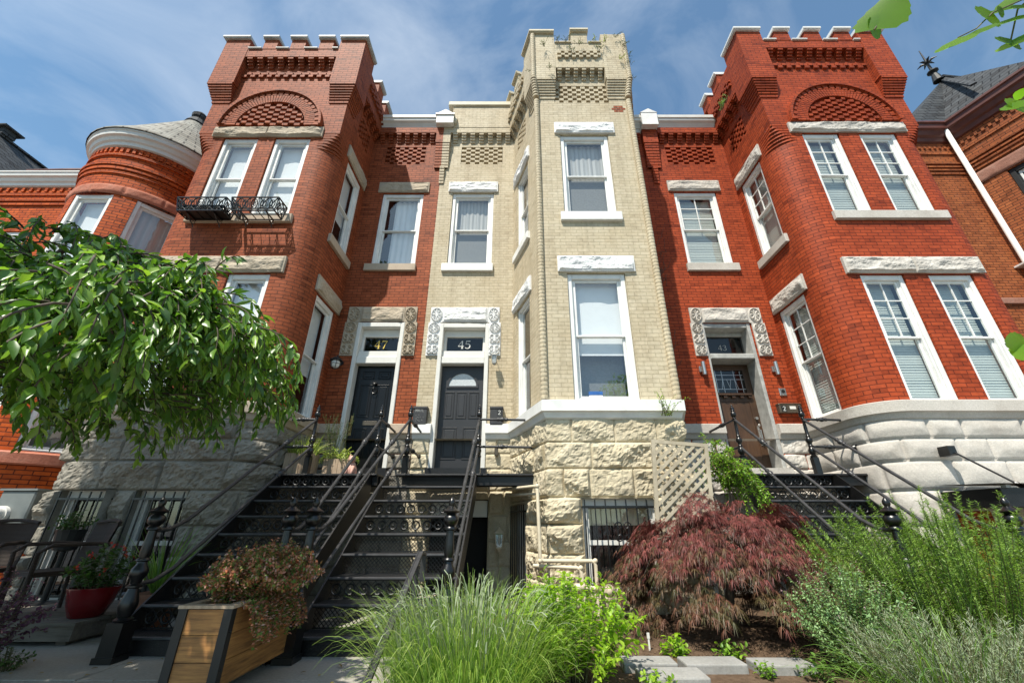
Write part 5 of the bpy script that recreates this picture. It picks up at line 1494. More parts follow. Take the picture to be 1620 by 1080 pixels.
o = thing('clay_animal', 'small pink clay cat figurine on the landing by the black door', 'figurine', None, (-2.83, 7.12, ZL))
mb = MB(); mb.lathe([(.07, 0), (.095, .04), (.09, .12), (.06, .19), (.045, .22)], (0, .02, 0), 14); mb.ball((.0, -.02, .27), .06, 12); mb.ball((0, -.075, .255), .025, 8)
for sx in (-1, 1):
    mb.lathe([(.022, 0), (.012, .03), (.001, .05)], (sx*.038, -.01, .31), 8); mb.tube([(sx*.05, -.05, .15), (sx*.05, -.085, .06), (sx*.05, -.10, .01)], [.028, .024, .026], 8); mb.ball((sx*.02, -.07, .285), .007, 6)
mb.tube([(.07, .06, .03), (.13, .04, .02), (.14, -.03, .02)], [.02, .018, .012], 8)
mb.build('body', M['pinkclay'], o, True)
# deck
o = thing('wooden_deck', 'low grey board deck in front of the rough stone base', 'deck')
mb = MB()
for k in range(10):
    y = 4.88+k*.135; mb.box(-7.6, -4.46, y, y+.127, .17, .2)
mb.build('boards', M['deck'], o)
mb = MB(); mb.box(-7.6, -4.48, 4.9, 4.94, .04, .169); mb.box(-4.52, -4.48, 4.94, 6.2, .04, .169)
for x in (-7.4, -6.4, -5.4, -4.6): mb.box(x-.05, x+.05, 4.95, 6.1, 0, .04)
mb.build('joists', M['deck'], o)
o = thing('red_pot', 'glossy red plant pot on the corner of the deck', 'plant pot', None, (-4.66, 5.18, .2))
mb = MB(); mb.lathe([(.13, 0), (.145, .01), (.19, .12), (.215, .22), (.23, .265), (.23, .28), (.21, .28), (.2, .24)], n=28); smooth_by_angle(mb.build('body', M['redglaze'], o), 40)
mb = MB(); mb.lathe([(.2, .2), (.2, .24)], n=20); mb.build('soil', M['soil'], o)
o = thing('square_pot', 'dark square pot holding the spiky plant beside the left newel post', 'plant pot', None, (-4.12, 5.35, 0))
mb = MB(); mb.prism([(-.15, -.15), (.15, -.15), (.15, .15), (-.15, .15)], 0, .36); mb.prism([(-.17, -.17), (.17, -.17), (.17, .17), (-.17, .17)], .36, .40); mb.build('body', M['terracotta'], o)
def chair(label, x, y, rz):
    o = thing('wicker_chair', label, 'chair', 'wicker chairs on the deck', (x, y, .2), rz)
    mb = MB(); mb.box(-.25, .25, -.24, .24, .38, .43); mb.build('seat', M['wicker'], o)
    mb = MB(); n = 9; P = [(-.26+.52*i/n, .24+.06*math.sin(PI*i/n)) for i in range(n+1)]
    for (a, b) in zip(P, P[1:]): mb.quad((a[0], a[1], .43), (b[0], b[1], .43), (b[0], b[1]+.1, .92), (a[0], a[1]+.1, .92)); mb.quad((b[0], b[1]+.02, .43), (a[0], a[1]+.02, .43), (a[0], a[1]+.12, .92), (b[0], b[1]+.12, .92))
    mb.tube([(p[0], p[1]+.11, .92+.03*math.sin(PI*i/n)) for i, p in enumerate(P)], .022, 8); mb.build('backrest', M['wicker'], o)
    for sx in (-1, 1):
        mb = MB(); mb.tube([(sx*.27, .32, .68), (sx*.30, .1, .70), (sx*.30, -.2, .69), (sx*.29, -.29, .62), (sx*.27, -.27, .40), (sx*.26, -.25, .0)], .022, 8); mb.build('arm', M['wicker'], o)
        mb = MB(); mb.tube([(sx*.25, .25, .43), (sx*.26, .29, 0)], .02, 8); mb.build('leg', M['wicker'], o)
chair('brown wicker armchair on the deck nearest the red pot', -5.35, 5.32, R(-24))
chair('brown wicker armchair at the far left of the deck below the electric meter', -6.35, 5.35, R(20))
o = thing('sill_pot', 'dark pot on a stand in front of the left barred basement window', 'plant pot', None, (-5.95, 5.95, .2))
mb = MB(); mb.lathe([(.03, 0), (.03, .58), (.12, .6), (.15, .8), (.16, .84)], n=14); mb.lathe([(.16, 0), (.03, .03)], n=14); mb.build('body', M['black'], o)
# trellis
o = thing('lattice_trellis', 'tan diamond lattice trellis leaning beside the cream bay', 'trellis')
MT = Matrix.Translation((1.92, 5.92, 2.22)) @ Matrix.Rotation(R(4.5), 4, 'Y')
W_, H_ = .80, 2.0
mb = MB(MT); 
for x0_, x1_, z0_, z1_ in ((0, .05, -H_, 0), (W_-.05, W_, -H_, 0), (.05, W_-.05, -.05, 0), (.05, W_-.05, -1.25, -1.2)): mb.box(x0_, x1_, -.02, .02, z0_, z1_)
mb.build('frame', M['trellis'], o)
for sg, y in ((1, -.012), (-1, .004)):
    mb = MB(MT); p = .105; c = -2.4
    while c < 2.4:
        # line z = sg*(x) + c  within 0..W, -1.2..-.05
        pts = []
        za, zb = sg*0+c, sg*W_+c
        t0, t1 = 0.0, W_
        lo, hi = -1.2, -.05
        ta, tb = sorted(((lo-c)/sg, (hi-c)/sg)); t0 = max(t0, ta); t1 = min(t1, tb)
        if t1-t0 > .04: mb.bar((t0, y, sg*t0+c), (t1, y, sg*t1+c), .010, .040)
        c += p*1.28
    mb.build('lattice', M['trellis'], o)
# pavers and a plant stake
for lab, x0, x1, y0, y1 in (('grey edging stone beside the lime shrub, the left one', .86, 1.30, 4.08, 4.30), ('long grey edging stone in the middle of the row', 1.36, 1.86, 4.05, 4.28), ('grey edging stone at the right end of the row', 1.93, 2.40, 4.02, 4.25), ('low grey edging stone in front of the row', .92, 1.42, 3.74, 4.0)):
    o = thing('edging_stone', lab, 'edging stone', 'edging stones in the flower bed', (x0, y0, 0), R(rng.uniform(-2, 2)))
    mb = MB(); mb.M = Matrix.Rotation(0, 4, 'X'); mb.box(0, x1-x0, 0, y1-y0, -.05, .075); b = mb.build('block', M['paver'], o)
    md = b.modifiers.new('bevel', 'BEVEL'); md.width = .012; md.segments = 2
o = thing('plant_stake', 'thin white plant stake in the mulch below the red maple', 'plant stake', None, (1.22, 4.6, 0))
mb = MB(); mb.box(-.008, .008, -.004, .004, -.02, .17); mb.box(-.012, .012, -.006, .006, .13, .175); mb.build('stick', M['offwhite'], o)

o = thing('ceramic_jug', 'small white jug with a blue foot behind the mesh of the lowest riser', 'jug', None, (-1.42, 4.95, 0))
mb = MB(); mb.lathe([(.06, 0), (.085, .03), (.095, .09), (.08, .13)], n=16); mb.build('foot', M['blueglaze'], o, True)
mb = MB(); mb.lathe([(.08, .13), (.065, .20), (.05, .26), (.045, .32), (.055, .335), (.03, .335)], n=16); mb.tube([(.05, 0, .30), (.11, 0, .27), (.10, 0, .19), (.07, 0, .17)], .011, 6); mb.build('body', M['whitepaint'], o, True)
o = thing('storage_box', 'blue and white box on the inner sill of the cream tower ground floor window', 'box', None, (1.28, 6.49, 2.965))
mb = MB(); mb.cbox(-.11, .11, -.05, .05, 0, .075, .006); mb.build('base', M['whitepaint'], o)
mb = MB(); mb.cbox(-.115, .115, -.055, .055, .075, .14, .006); mb.build('lid', M['blueglaze'], o)
# ------------------------------------------------------------------ foliage builders
TPL = {
 'leaf': (np.array([(0,0,0),(.16,.30,.03),(.16,0,0),(.16,-.30,.03),(.45,.5,.06),(.45,0,-.02),(.45,-.5,.06),(.75,.33,.01),(.75,0,-.07),(.75,-.33,.01),(1,0,-.17)], float),
          [(0,2,1),(0,3,2),(1,2,5,4),(2,3,6,5),(4,5,8,7),(5,6,9,8),(7,8,10),(8,9,10)]),
 'broad': (None, None),
 'small': (np.array([(0,0,0),(.45,.5,.07),(1,0,-.1),(.45,-.5,.07)], float), [(0,3,2),(0,2,1)]),
 'needle': (np.array([(0,-.5,0),(0,.5,0),(1,.15,-.06),(1,-.15,-.06)], float), [(0,3,2,1)]),
}
def _broad():
    T = [(0, 0, 0)]; n = 11; F = []
    for k in range(1, n+1):
        t = k/n; w = .5*math.sin(PI*min(1, t**.62)*.985)**.75 if k < n else 0.0
        w *= 1.0 if k % 2 else .90
        z = -.16*t*t
        T += [(t-.04*(k % 2), w, z+.10*w), (t, 0, z), (t-.04*(k % 2), -w, z+.10*w)]
    F += [(0, 2, 1), (0, 3, 2)]
    for k in range(n-1):
        a = 1+3*k; F += [(a, a+1, a+4, a+3), (a+1, a+2, a+5, a+4)]
    return np.array(T, float), F
TPL['broad'] = _broad()
def unit(a):
    return a/np.maximum(1e-9, np.linalg.norm(a, axis=-1, keepdims=True))
def raw_mesh(name, V, F4, F3, rnd, mat, parent):
    me = bpy.data.meshes.new(name)
    nl = F4.size+F3.size; nf = len(F4)+len(F3)
    me.vertices.add(len(V)); me.vertices.foreach_set('co', np.ascontiguousarray(V, dtype=np.float32).ravel())
    me.loops.add(nl); me.loops.foreach_set('vertex_index', np.concatenate([F4.ravel(), F3.ravel()]).astype(np.int32))
    me.polygons.add(nf)
    st = np.concatenate([np.arange(len(F4))*4, F4.size+np.arange(len(F3))*3]).astype(np.int32)
    me.polygons.foreach_set('loop_start', st)
    me.update(calc_edges=True); me.validate()
    at = me.attributes.new('rnd', 'FLOAT', 'POINT'); at.data.foreach_set('value', np.ascontiguousarray(rnd, dtype=np.float32))
    me.materials.append(mat)
    o = bpy.data.objects.new(name, me); return link(o, parent)
def leaves(name, mat, parent, base, d, up, ln, wd, kind='leaf', smooth=False):
    base = np.asarray(base, float); d = unit(np.asarray(d, float)); up = np.asarray(up, float); n = len(base)
    ln = np.broadcast_to(ln, (n,)); wd = np.broadcast_to(wd, (n,))
    s = unit(np.cross(up, d)); u = np.cross(d, s)
    T, faces = TPL[kind]; k = len(T)
    V = base[:, None, :]+T[None, :, 0:1]*(d*ln[:, None])[:, None, :]+T[None, :, 1:2]*(s*wd[:, None])[:, None, :]+T[None, :, 2:3]*(u*ln[:, None])[:, None, :]
    off = (np.arange(n)*k)[:, None]
    f4 = [np.array(f)[None, :]+off for f in faces if len(f) == 4]; f3 = [np.array(f)[None, :]+off for f in faces if len(f) == 3]
    F4 = np.concatenate(f4) if f4 else np.zeros((0, 4), int); F3 = np.concatenate(f3) if f3 else np.zeros((0, 3), int)
    rnd = np.repeat(nrng.random(n), k)
    o = raw_mesh(name, V.reshape(-1, 3), F4, F3, rnd, mat, parent)
    if smooth: o.data.polygons.foreach_set('use_smooth', np.ones(len(o.data.polygons), bool))
    return o
def blades(name, mat, parent, base, d, ln, wd, droop, seg=6, taper=1.0, hook=False):
    """arching strips; d = start direction, droop = how far the tip bends down"""
    base = np.asarray(base, float); d = unit(np.asarray(d, float)); n = len(base)
    ln = np.broadcast_to(ln, (n,)).astype(float); wd = np.broadcast_to(wd, (n,)).astype(float); droop = np.broadcast_to(droop, (n,)).astype(float)
    side = unit(np.stack([-d[:, 1]+1e-3*nrng.normal(size=n), d[:, 0]+1e-3*nrng.normal(size=n), 0.15*nrng.normal(size=n)], 1))
    P = base.copy(); D = d.copy(); rows = []
    for k in range(seg+1):
        t = k/seg
        w = wd*(1-t**2*taper)*.5+.0004
        rows.append(np.stack([P-side*w[:, None], P+side*w[:, None]], 1))
        D = unit(D+np.array([0, 0, -1.0])*(droop*((.12+4.2*t**4) if hook else (.5+t))/seg)[:, None]); P = P+D*(ln/seg)[:, None]
    V = np.stack(rows, 1)                               # n, seg+1, 2, 3
    k2 = (seg+1)*2; off = (np.arange(n)*k2)[:, None]
    F4 = np.concatenate([np.array([2*k, 2*k+1, 2*k+3, 2*k+2])[None, :]+off for k in range(seg)])
    return raw_mesh(name, V.reshape(-1, 3), F4, np.zeros((0, 3), int), np.repeat(nrng.random(n), k2), mat, parent)
def rdir(n): return unit(nrng.normal(size=(n, 3)))
def stems_mesh(name, mat, parent, lines, r=.004, n=5):
    mb = MB()
    for l in lines: mb.tube(l, [r*(1-.6*i/(len(l)-1)) for i in range(len(l))], n, False)
    return mb.build(name, mat, parent, True)
def leafy_lines(lines, step, spread, jit=.3):
    """leaf base points, directions along many polylines"""
    B = []; D = []
    for l in lines:
        P = np.array(l, float); sg = np.linalg.norm(np.diff(P, axis=0), axis=1); cs = np.concatenate([[0], np.cumsum(sg)])
        m = max(2, int(cs[-1]/step)); t = (np.arange(m)+nrng.random(m)*.6)/m*cs[-1]
        k = np.clip(np.searchsorted(cs, t)-1, 0, len(sg)-1)
        b = P[k]+(P[k+1]-P[k])*((t-cs[k])/np.maximum(sg[k], 1e-6))[:, None]; dr = unit(P[k+1]-P[k])
        side = unit(np.cross(dr, rdir(m)))
        B.append(b); D.append(unit(dr*(1-spread)+side*spread+nrng.normal(size=(m, 3))*jit*.3))
    return np.concatenate(B), np.concatenate(D)
def arch(p, d, ln, droop, seg=7):
    P = Vector(p); D = Vector(d).normalized(); out = [tuple(P)]
    for k in range(seg):
        D = (D+Vector((0, 0, -1))*droop*(k+.5)/seg/seg*2+Vector((rng.gauss(0, .05), rng.gauss(0, .05), rng.gauss(0, .03)))).normalized()
        P = P+D*(ln/seg); out.append(tuple(P))
    return out
UP = np.array([0, 0, 1.0])

# ------------------------------------------------------------------ weeping cherry at the left
ch = thing('weeping_cherry_tree', 'weeping cherry tree with drooping glossy green leaves spreading in from the left', 'tree')
cx, cy = -4.45, 2.95
mb = MB(); mb.tube([(cx-.35, cy-.1, -.1), (cx-.33, cy-.1, .4), (cx-.25, cy, 1.3), (cx-.1, cy+.05, 2.2), (cx, cy, 2.9)], [.16, .12, .10, .085, .06], 12); mb.build('trunk', M['bark'], ch, True)
def crown(a, rr):
    ca, sa = math.cos(a), math.sin(a)
    fr_ = max(0, -sa)
    return (cx+(2.22 if ca > 0 else 1.9)*rr*ca, cy+(1.75 if sa > 0 else 1.05)*rr*sa, 3.60-.96*rr**1.15-.32*fr_*rr+.08*math.sin(a*5+rr*4))
limbs = []; twigs = []
for i in range(16):
    a = 2*PI*i/16+rng.uniform(-.15, .15); l = [(cx, cy, 2.75)]
    for k in range(1, 7):
        rr = k/6*rng.uniform(.94, 1.0); p = crown(a+.12*math.sin(k+i), rr); l.append((p[0], p[1], p[2]-.22+.12*rr))
    limbs.append(l)
mb = MB()
for l in limbs: mb.tube(l, [.028*(1-.13*k) for k in range(7)], 7)
mb.build('branch', M['bark'], ch, True)
for i in range(760):
    a = rng.uniform(0, 2*PI); rr = math.sqrt(rng.random())*1.0
    p = crown(a, rr); out = Vector((math.cos(a), math.sin(a), .05))
    lng = rng.uniform(.32, .72)*(1.15 if rr < .8 else 1.0); zz = p[2]-rng.choice([0, 0, .05, .1, .2, .4])
    twigs.append(arch((p[0], p[1], zz), (out.x*.8+rng.gauss(0, .35), out.y*.8+rng.gauss(0, .35), .18), lng, 2.6))
for i in range(70):   # long hanging strands
    a = rng.uniform(-1.9, 1.9); rr = rng.uniform(.45, 1.0); p = crown(a, rr)
    twigs.append(arch((p[0], p[1], p[2]-.1), (math.cos(a), math.sin(a), -.1), rng.uniform(.55, .95), 5.0))
for i in range(34):   # strands nearest the street
    p = (rng.uniform(-3.6, -2.35), rng.uniform(1.85, 2.5), rng.uniform(2.15, 2.6)); twigs.append(arch(p, (rng.gauss(.15, .3), rng.gauss(-.1, .3), -.2), rng.uniform(.45, .8), 3.0))
for i in range(240):  # inner shoots
    a = rng.uniform(0, 2*PI); rr = math.sqrt(rng.random())*.8; p = crown(a, rr)
    twigs.append(arch((p[0], p[1], rng.uniform(2.0, 2.9)), (math.cos(a)+rng.gauss(0, .4), math.sin(a)+rng.gauss(0, .4), .1), rng.uniform(.4, .8), 2.4))
stems_mesh('twigs', M['bark'], ch, twigs, .008)
B, D = leafy_lines(twigs, .025, .5)
D = unit(D+np.array([.10, 0, -.5])); n = len(B)
leaves('foliage', M['cherry'], ch, B, D, UP+nrng.normal(size=(n, 3))*.45, nrng.uniform(.065, .15, n), nrng.uniform(.028, .050, n), 'leaf', True)

# ------------------------------------------------------------------ street trees (the right one reaches into the frame)
ln_ = thing('street_linden_tree', 'street linden tree whose bright leaves hang into the top right corner', 'tree')
mb = MB(); mb.tube([(3.6, -.9, -.6), (3.6, -.9, .6), (3.5, -.85, 2.0), (3.45, -.8, 3.4), (3.6, -.9, 5.0)], [.2, .16, .14, .12, .07], 12)
mb.build('trunk', M['bark'], ln_, True)
main = [(3.47, -.82, 2.9), (2.9, -.3, 3.25), (2.3, .2, 3.3), (1.9, .45, 3.1), (1.5, .55, 2.85)]
hang = [[(1.5, .55, 2.85), (1.2, .58, 2.55), (.94, .61, 2.30), (.887, .6, 2.231)], [(2.3, .2, 3.3), (2.1, .6, 3.0), (1.8, .8, 2.80), (1.62, .8, 2.70), (1.523, .8, 2.61), (1.44, .8, 2.56)], [(2.3, .2, 3.3), (2.0, .7, 2.95), (1.78, .83, 2.78), (1.73, .86, 2.66)], [(2.9, -.3, 3.25), (2.4, .6, 3.0), (2.15, 1.05, 2.8), (2.05, 1.1, 2.68)], [(2.15, 1.05, 2.8), (1.95, 1.15, 2.2), (1.70, 1.2, 1.70), (1.65, 1.2, 1.65)]]
mb = MB(); mb.tube(main, [.07, .045, .03, .018, .01], 8)
for i in range(9):
    a = i*2.4; z = 3.2+i*.2; mb.tube([(3.5, -.85, z), (3.5+.8*math.cos(a), -1.0+.8*math.sin(a)-.2, z+.5), (3.6+1.4*math.cos(a), -1.2+1.3*math.sin(a)-.3, z+.9)], [.05, .03, .012], 7)
mb.build('limb', M['bark'], ln_, True)
mb = MB()
for h_ in hang: mb.tube(h_, [.007, .005, .003, .0025, .002, .002][:len(h_)], 6)
mb.build('twig', M['stem'], ln_, True)
LF = [  # leaf base and leaf tip
 ((0.887, 0.6, 2.231), (1.054, 0.6, 2.446)),
 ((0.939, 0.62, 2.293), (0.881, 0.62, 2.238)),
 ((1.44, 0.8, 2.559), (1.355, 0.8, 2.453)),
 ((1.523, 0.8, 2.604), (1.4, 0.79, 2.455)),
 ((1.622, 0.8, 2.706), (1.517, 0.8, 2.604)),
 ((1.667, 0.8, 2.717), (1.622, 0.8, 2.687)),
 ((1.764, 0.82, 2.788), (1.628, 0.8, 2.629)),
 ((1.783, 0.82, 2.853), (1.729, 0.8, 2.695)),
 ((1.744, 0.82, 2.723), (1.622, 0.8, 2.576)),
 ((1.745, 0.85, 2.657), (1.634, 0.83, 2.484)),
 ((1.731, 0.86, 2.66), (1.643, 0.85, 2.571)),
 ((1.795, 0.85, 2.686), (1.693, 0.83, 2.517)),
 ((2.051, 1.1, 2.684), (1.886, 1.08, 2.461)),
 ((2.079, 1.12, 2.705), (1.982, 1.12, 2.61)),
 ((2.083, 1.1, 2.716), (2.029, 1.1, 2.723)),
 ((1.653, 1.2, 1.65), (1.557, 1.2, 1.639)),
 ((1.643, 1.2, 1.639), (1.589, 1.2, 1.573))]
b = np.array([l[0] for l in LF]); d = np.array([l[1] for l in LF])-b; l_ = np.linalg.norm(d, axis=1)
leaves('hanging_leaves', M['linden'], ln_, b, d, unit(b-np.array([0, 0, 1.11]))+nrng.normal(size=(len(LF), 3))*.14, np.minimum([.17]+[.105]*(len(LF)-1), l_*1.0), np.clip(l_*.76, .045, .115), 'broad', True)
n = 2600; q = rdir(n)*(nrng.random((n, 1))**.4); b = np.array([4.4, -1.6, 5.0])+q*np.array([1.7, 1.4, 1.3])
leaves('crown', M['linden'], ln_, b, rdir(n)+np.array([0, 0, -.4]), UP+rdir(n)*.5, nrng.uniform(.09, .14, n), nrng.uniform(.08, .11, n), 'leaf')
sh = thing('tall_street_tree', 'tall street tree beyond the left edge shading the rough stone base', 'tree')
mb = MB(); mb.tube([(-8.0, .8, -.6), (-8.0, .8, 2), (-7.9, .8, 5), (-7.8, .85, 8), (-7.8, .9, 10.5)], [.3, .24, .2, .13, .05], 12)
for i in range(9):
    a = i*2.4; z = 7.2+i*.35; mb.tube([(-7.85, .85, z), (-7.8+.9*math.cos(a), .9+.9*math.sin(a), z+.5), (-7.8+1.7*math.cos(a), .9+1.6*math.sin(a), z+.8)], [.07, .04, .015], 7)
mb.build('trunk', M['bark'], sh, True)
n = 7500; q = rdir(n)*(nrng.random((n, 1))**.45); cl = np.floor(nrng.random(n)*60).astype(int)
cc = rdir(60)*(nrng.random((60, 1))**.5)*np.array([2.7, 2.5, 2.2])
b = np.array([-7.8, .45, 9.9])+cc[cl]+q*.75
leaves('crown', M['darkgreen'], sh, b, rdir(n)+np.array([0, 0, -.5]), UP+rdir(n)*.5, nrng.uniform(.16, .24, n), nrng.uniform(.12, .17, n), 'leaf')

# ------------------------------------------------------------------ red laceleaf maple
mp = thing('laceleaf_maple', 'low mounded red laceleaf maple with thread like drooping leaves', 'shrub')
mc = np.array([2.42, 5.35, 0.0])
mb = MB(); mb.tube([(2.42, 5.4, -.05), (2.40, 5.4, .3), (2.46, 5.38, .6)], [.06, .05, .04], 10)
bl = []
for i in range(26):
    a = 2*PI*i/26; rx, ry = 1.15*rng.uniform(.7, 1), .82*rng.uniform(.7, 1)
    l = [(2.44, 5.38, .5), (2.44+.35*rx*math.cos(a), 5.38+.35*ry*math.sin(a), .95+.1*rng.random()), (2.44+.75*rx*math.cos(a), 5.38+.75*ry*math.sin(a), .95), (2.44+rx*math.cos(a), 5.38+ry*math.sin(a), .50)]
    bl.append(l); mb.tube(l, [.022, .015, .009, .004], 6)
mb.build('trunk', M['bark'], mp, True)
def maple_cluster(P, out, k, lmin, lmax, mat, nm, parent, w=.0055):
    m = len(P); B = np.repeat(P, k, 0); O = np.repeat(out, k, 0)
    ang = np.tile(np.linspace(-1.25, 1.25, k), m)+nrng.normal(size=m*k)*.15
    s = unit(np.cross(O, UP+rdir(m*k)*.2)); d = O*np.cos(ang)[:, None]+s*np.sin(ang)[:, None]+np.array([0, 0, -.15])
    ll = nrng.uniform(lmin, lmax, m*k)*(1-.35*np.abs(ang)/1.25)
    o = blades(nm, mat, parent, B, d, ll, w, nrng.uniform(.5, 1.4, m*k), 3, .9)
    # one tint for each leaf
    at = o.data.attributes['rnd']; v = np.repeat(np.clip(nrng.random(m)*.9+.05*nrng.normal(size=m), 0, 1), k*8); at.data.foreach_set('value', v.astype(np.float32)); return o
PP = []; OO = []
for i in range(132):
    th = rng.uniform(0, 2*PI); u = rng.random()**.55; bl_ = 1+.10*math.sin(th*3+1)+.07*math.sin(th*7)
    c = np.array([1.08*u**.85*math.cos(th)*bl_, .78*u**.85*math.sin(th)*bl_, .34+.86*(1-u**2.6*.92)+rng.gauss(0, .115)])
    o_ = np.array([math.cos(th)*(.35+.65*u)+rng.gauss(0, .42), math.sin(th)*(.35+.65*u)+rng.gauss(0, .3), .12-.32*u+rng.gauss(0, .18)]); o_ /= np.linalg.norm(o_)
    sd = np.cross(o_, UP); sd /= np.linalg.norm(sd); m = int(58+30*rng.random()); L_ = rng.uniform(.24, .56)
    t_ = nrng.random(m); w_ = nrng.normal(size=m)*.13*(1-.45*t_)
    P_ = c+o_*(t_*L_)[:, None]+sd*w_[:, None]+UP*(-.30*t_**2*L_*1.6-1.4*w_**2+nrng.normal(size=m)*.022)[:, None]
    D_ = o_+UP*(-.75*t_)[:, None]+sd*(w_*3.0)[:, None]+rdir(m)*.22
    PP.append(P_); OO.append(D_)
P = mc+np.concatenate(PP); out = unit(np.concatenate(OO)); n = len(P)
low = P[:, 2] < nrng.normal(.74, .2, n)
maple_cluster(P[~low], out[~low], 9, .07, .14, M['maple'], 'foliage', mp, .0046)
maple_cluster(P[low], out[low], 9, .07, .14, M['maplelow'], 'foliage', mp, .0046)
P = np.array([2.55, 4.52, .42])+nrng.normal(size=(14, 3))*np.array([.06, .03, .11]); maple_cluster(P, unit(rdir(14)+np.array([0, -.5, -.8])), 7, .05, .08, M['maplered'], 'new_shoot', mp)

# ------------------------------------------------------------------ rosemary
rs_ = thing('rosemary_bush', 'large upright rosemary bush of needle leaves at the right', 'shrub')
lines = []
for i in range(370):
    a = rng.uniform(0, 2*PI); r = math.sqrt(rng.random()); bx, by = 4.25+.85*r*math.cos(a), 4.55+.55*r*math.sin(a)
    d = (math.cos(a)*r*.75+rng.gauss(0, .12)-.12, math.sin(a)*r*.55+rng.gauss(0, .12), 1.0)
    l = []; Pp = Vector((bx, by, .05)); Dd = Vector(d).normalized(); L_ = rng.uniform(.85, 1.42)*(1.05-.22*r)
    for k in range(9):
        l.append(tuple(Pp)); Dd = (Dd+Vector((rng.gauss(0, .05), rng.gauss(0, .05), .05-.0*k))).normalized(); Pp = Pp+Dd*L_/8
    lines.append(l)
for x, y, h_ in ((4.06, 4.4, 1.47), (4.33, 4.42, 1.40), (4.9, 4.45, 1.42), (4.65, 4.3, 1.28), (3.75, 4.4, 1.25), (5.1, 4.6, 1.4)):
    lines.append([(x+.05*math.sin(k), y, .2+(h_-.2)*k/8) for k in range(9)])
stems_mesh('stems', M['stem'], rs_, lines, .005)
B, D = leafy_lines([l[1:] for l in lines], .0033, .80); n = len(B)
leaves('foliage', M['rosemary'], rs_, B, D+np.array([0, 0, .25]), UP+rdir(n)*.8, nrng.uniform(.022, .042, n), .0066, 'needle')

# ------------------------------------------------------------------ generic leafy mounds
def mound(name, label, cat, c, rx, ry, h, nst, step, mat, ll, lw, kind='leaf', droop=1.2, spread=.6, flowers=None, group=None, zb=0.0, stemr=.004):
    o = thing(name, label, cat, group, (0, 0, 0))
    ls = []
    for i in range(nst):
        a = rng.uniform(0, 2*PI); r = math.sqrt(rng.random()); bx, by = c[0]+.45*rx*r*math.cos(a), c[1]+.45*ry*r*math.sin(a)
        tip = (c[0]+rx*r*math.cos(a)*rng.uniform(.85, 1.1), c[1]+ry*r*math.sin(a)*rng.uniform(.85, 1.1)); L_ = h*(1-.35*r*r)*rng.uniform(.75, 1.1)
        d = Vector((tip[0]-bx, tip[1]-by, L_)); ls.append(arch((bx, by, zb), d, d.length, droop*r, 6))
    stems_mesh('stems', M['stem'], o, ls, stemr)
    B, D = leafy_lines([l[1:] for l in ls], step, spread); n = len(B)
    leaves('foliage', mat, o, B, D, UP+rdir(n)*.45, nrng.uniform(ll*.65, ll*1.15, n), nrng.uniform(lw*.7, lw*1.15, n), kind, kind == 'leaf')
    if flowers:
        fm, fn, fs = flowers; k = nrng.integers(0, len(ls), fn); T = np.array([ls[i][-1] for i in k])+nrng.normal(size=(fn, 3))*.02
        T = np.repeat(T, 6, 0)+nrng.normal(size=(fn*6, 3))*fs*.5
        leaves('flowers', fm, o, T, rdir(len(T)), UP+rdir(len(T)), fs, fs*.8, 'small')
    return o
mound('oregano_bush', 'small leaved oregano with faded mauve flower heads between the maple and rosemary', 'shrub', (2.80, 4.02), .46, .38, .80, 190, .012, M['sage'], .030, .019, 'small', .8, .7, (M['sageflower'], 60, .011))
mound('lime_shrub', 'bright lime green leafy shrub right of the tall grass', 'shrub', (.40, 3.80), .54, .44, .76, 125, .017, M['lime'], .062, .032, 'leaf', 1.0, .65)
mound('lime_shrub', 'low lime green leafy shrub against the cream stone behind the tall grass', 'shrub', (.30, 4.35), .38, .35, .62, 45, .022, M['lime'], .05, .025, 'leaf', .9, .6)

def grass(name, label, c, rx, ry, n, h0, h1, mat, w, droop, cat='grass', zb=0.0, group=None, lean=.5, hook=False):
    o = thing(name, label, cat, group)
    a = nrng.uniform(0, 2*PI, n); r = np.sqrt(nrng.random(n))
    base = np.stack([c[0]+rx*.62*r*np.cos(a), c[1]+ry*.62*r*np.sin(a), np.full(n, zb)], 1)
    d = np.stack([np.cos(a)*r*lean, np.sin(a)*r*lean, np.ones(n)], 1)+nrng.normal(size=(n, 3))*.13
    blades('blades', mat, o, base, d, nrng.uniform(h0, h1, n), nrng.uniform(w*.6, w*1.2, n), nrng.uniform(droop*.4, droop*1.5, n), 10 if hook else 8, .85, hook)
    return o
g1 = grass('tall_grass', 'clump of tall pale green arching grass at the bottom centre', (-.34, 3.42), .72, .58, 2300, .36, .84, M['grass'], .0050, 1.9, 'ornamental grass', lean=.62, hook=True)
n = 1500; a = nrng.uniform(0, 2*PI, n); r = np.sqrt(nrng.random(n)); base = np.stack([-.36+.50*r*np.cos(a), 3.40+.42*r*np.sin(a), np.zeros(n)], 1)
blades('undergrowth', M['grassdark'], g1, base, UP+nrng.normal(size=(n, 3))*.25, nrng.uniform(.25, .5, n), .007, nrng.uniform(.3, 1.0, n), 5, .85)
n = 260; a = nrng.uniform(0, 2*PI, n); r = np.sqrt(nrng.random(n)); base = np.stack([-.36+.50*r*np.cos(a), 3.42+.4*r*np.sin(a), np.full(n, .3)], 1)
blades('seed_heads', M['lavender'], g1, base, UP+np.stack([np.cos(a)*r*.5, np.sin(a)*r*.5, 0*a], 1)+nrng.normal(size=(n, 3))*.15, nrng.uniform(.34, .52, n), .0075, nrng.uniform(1.2, 3.0, n), 10, .25, True)
g2 = grass('lavender_clump', 'silvery lavender clump with long arching green stems at the bottom right', (2.82, 3.25), .85, .55, 520, .35, .72, M['grassdark'], .0075, 2.1, 'lavender')
lines = []
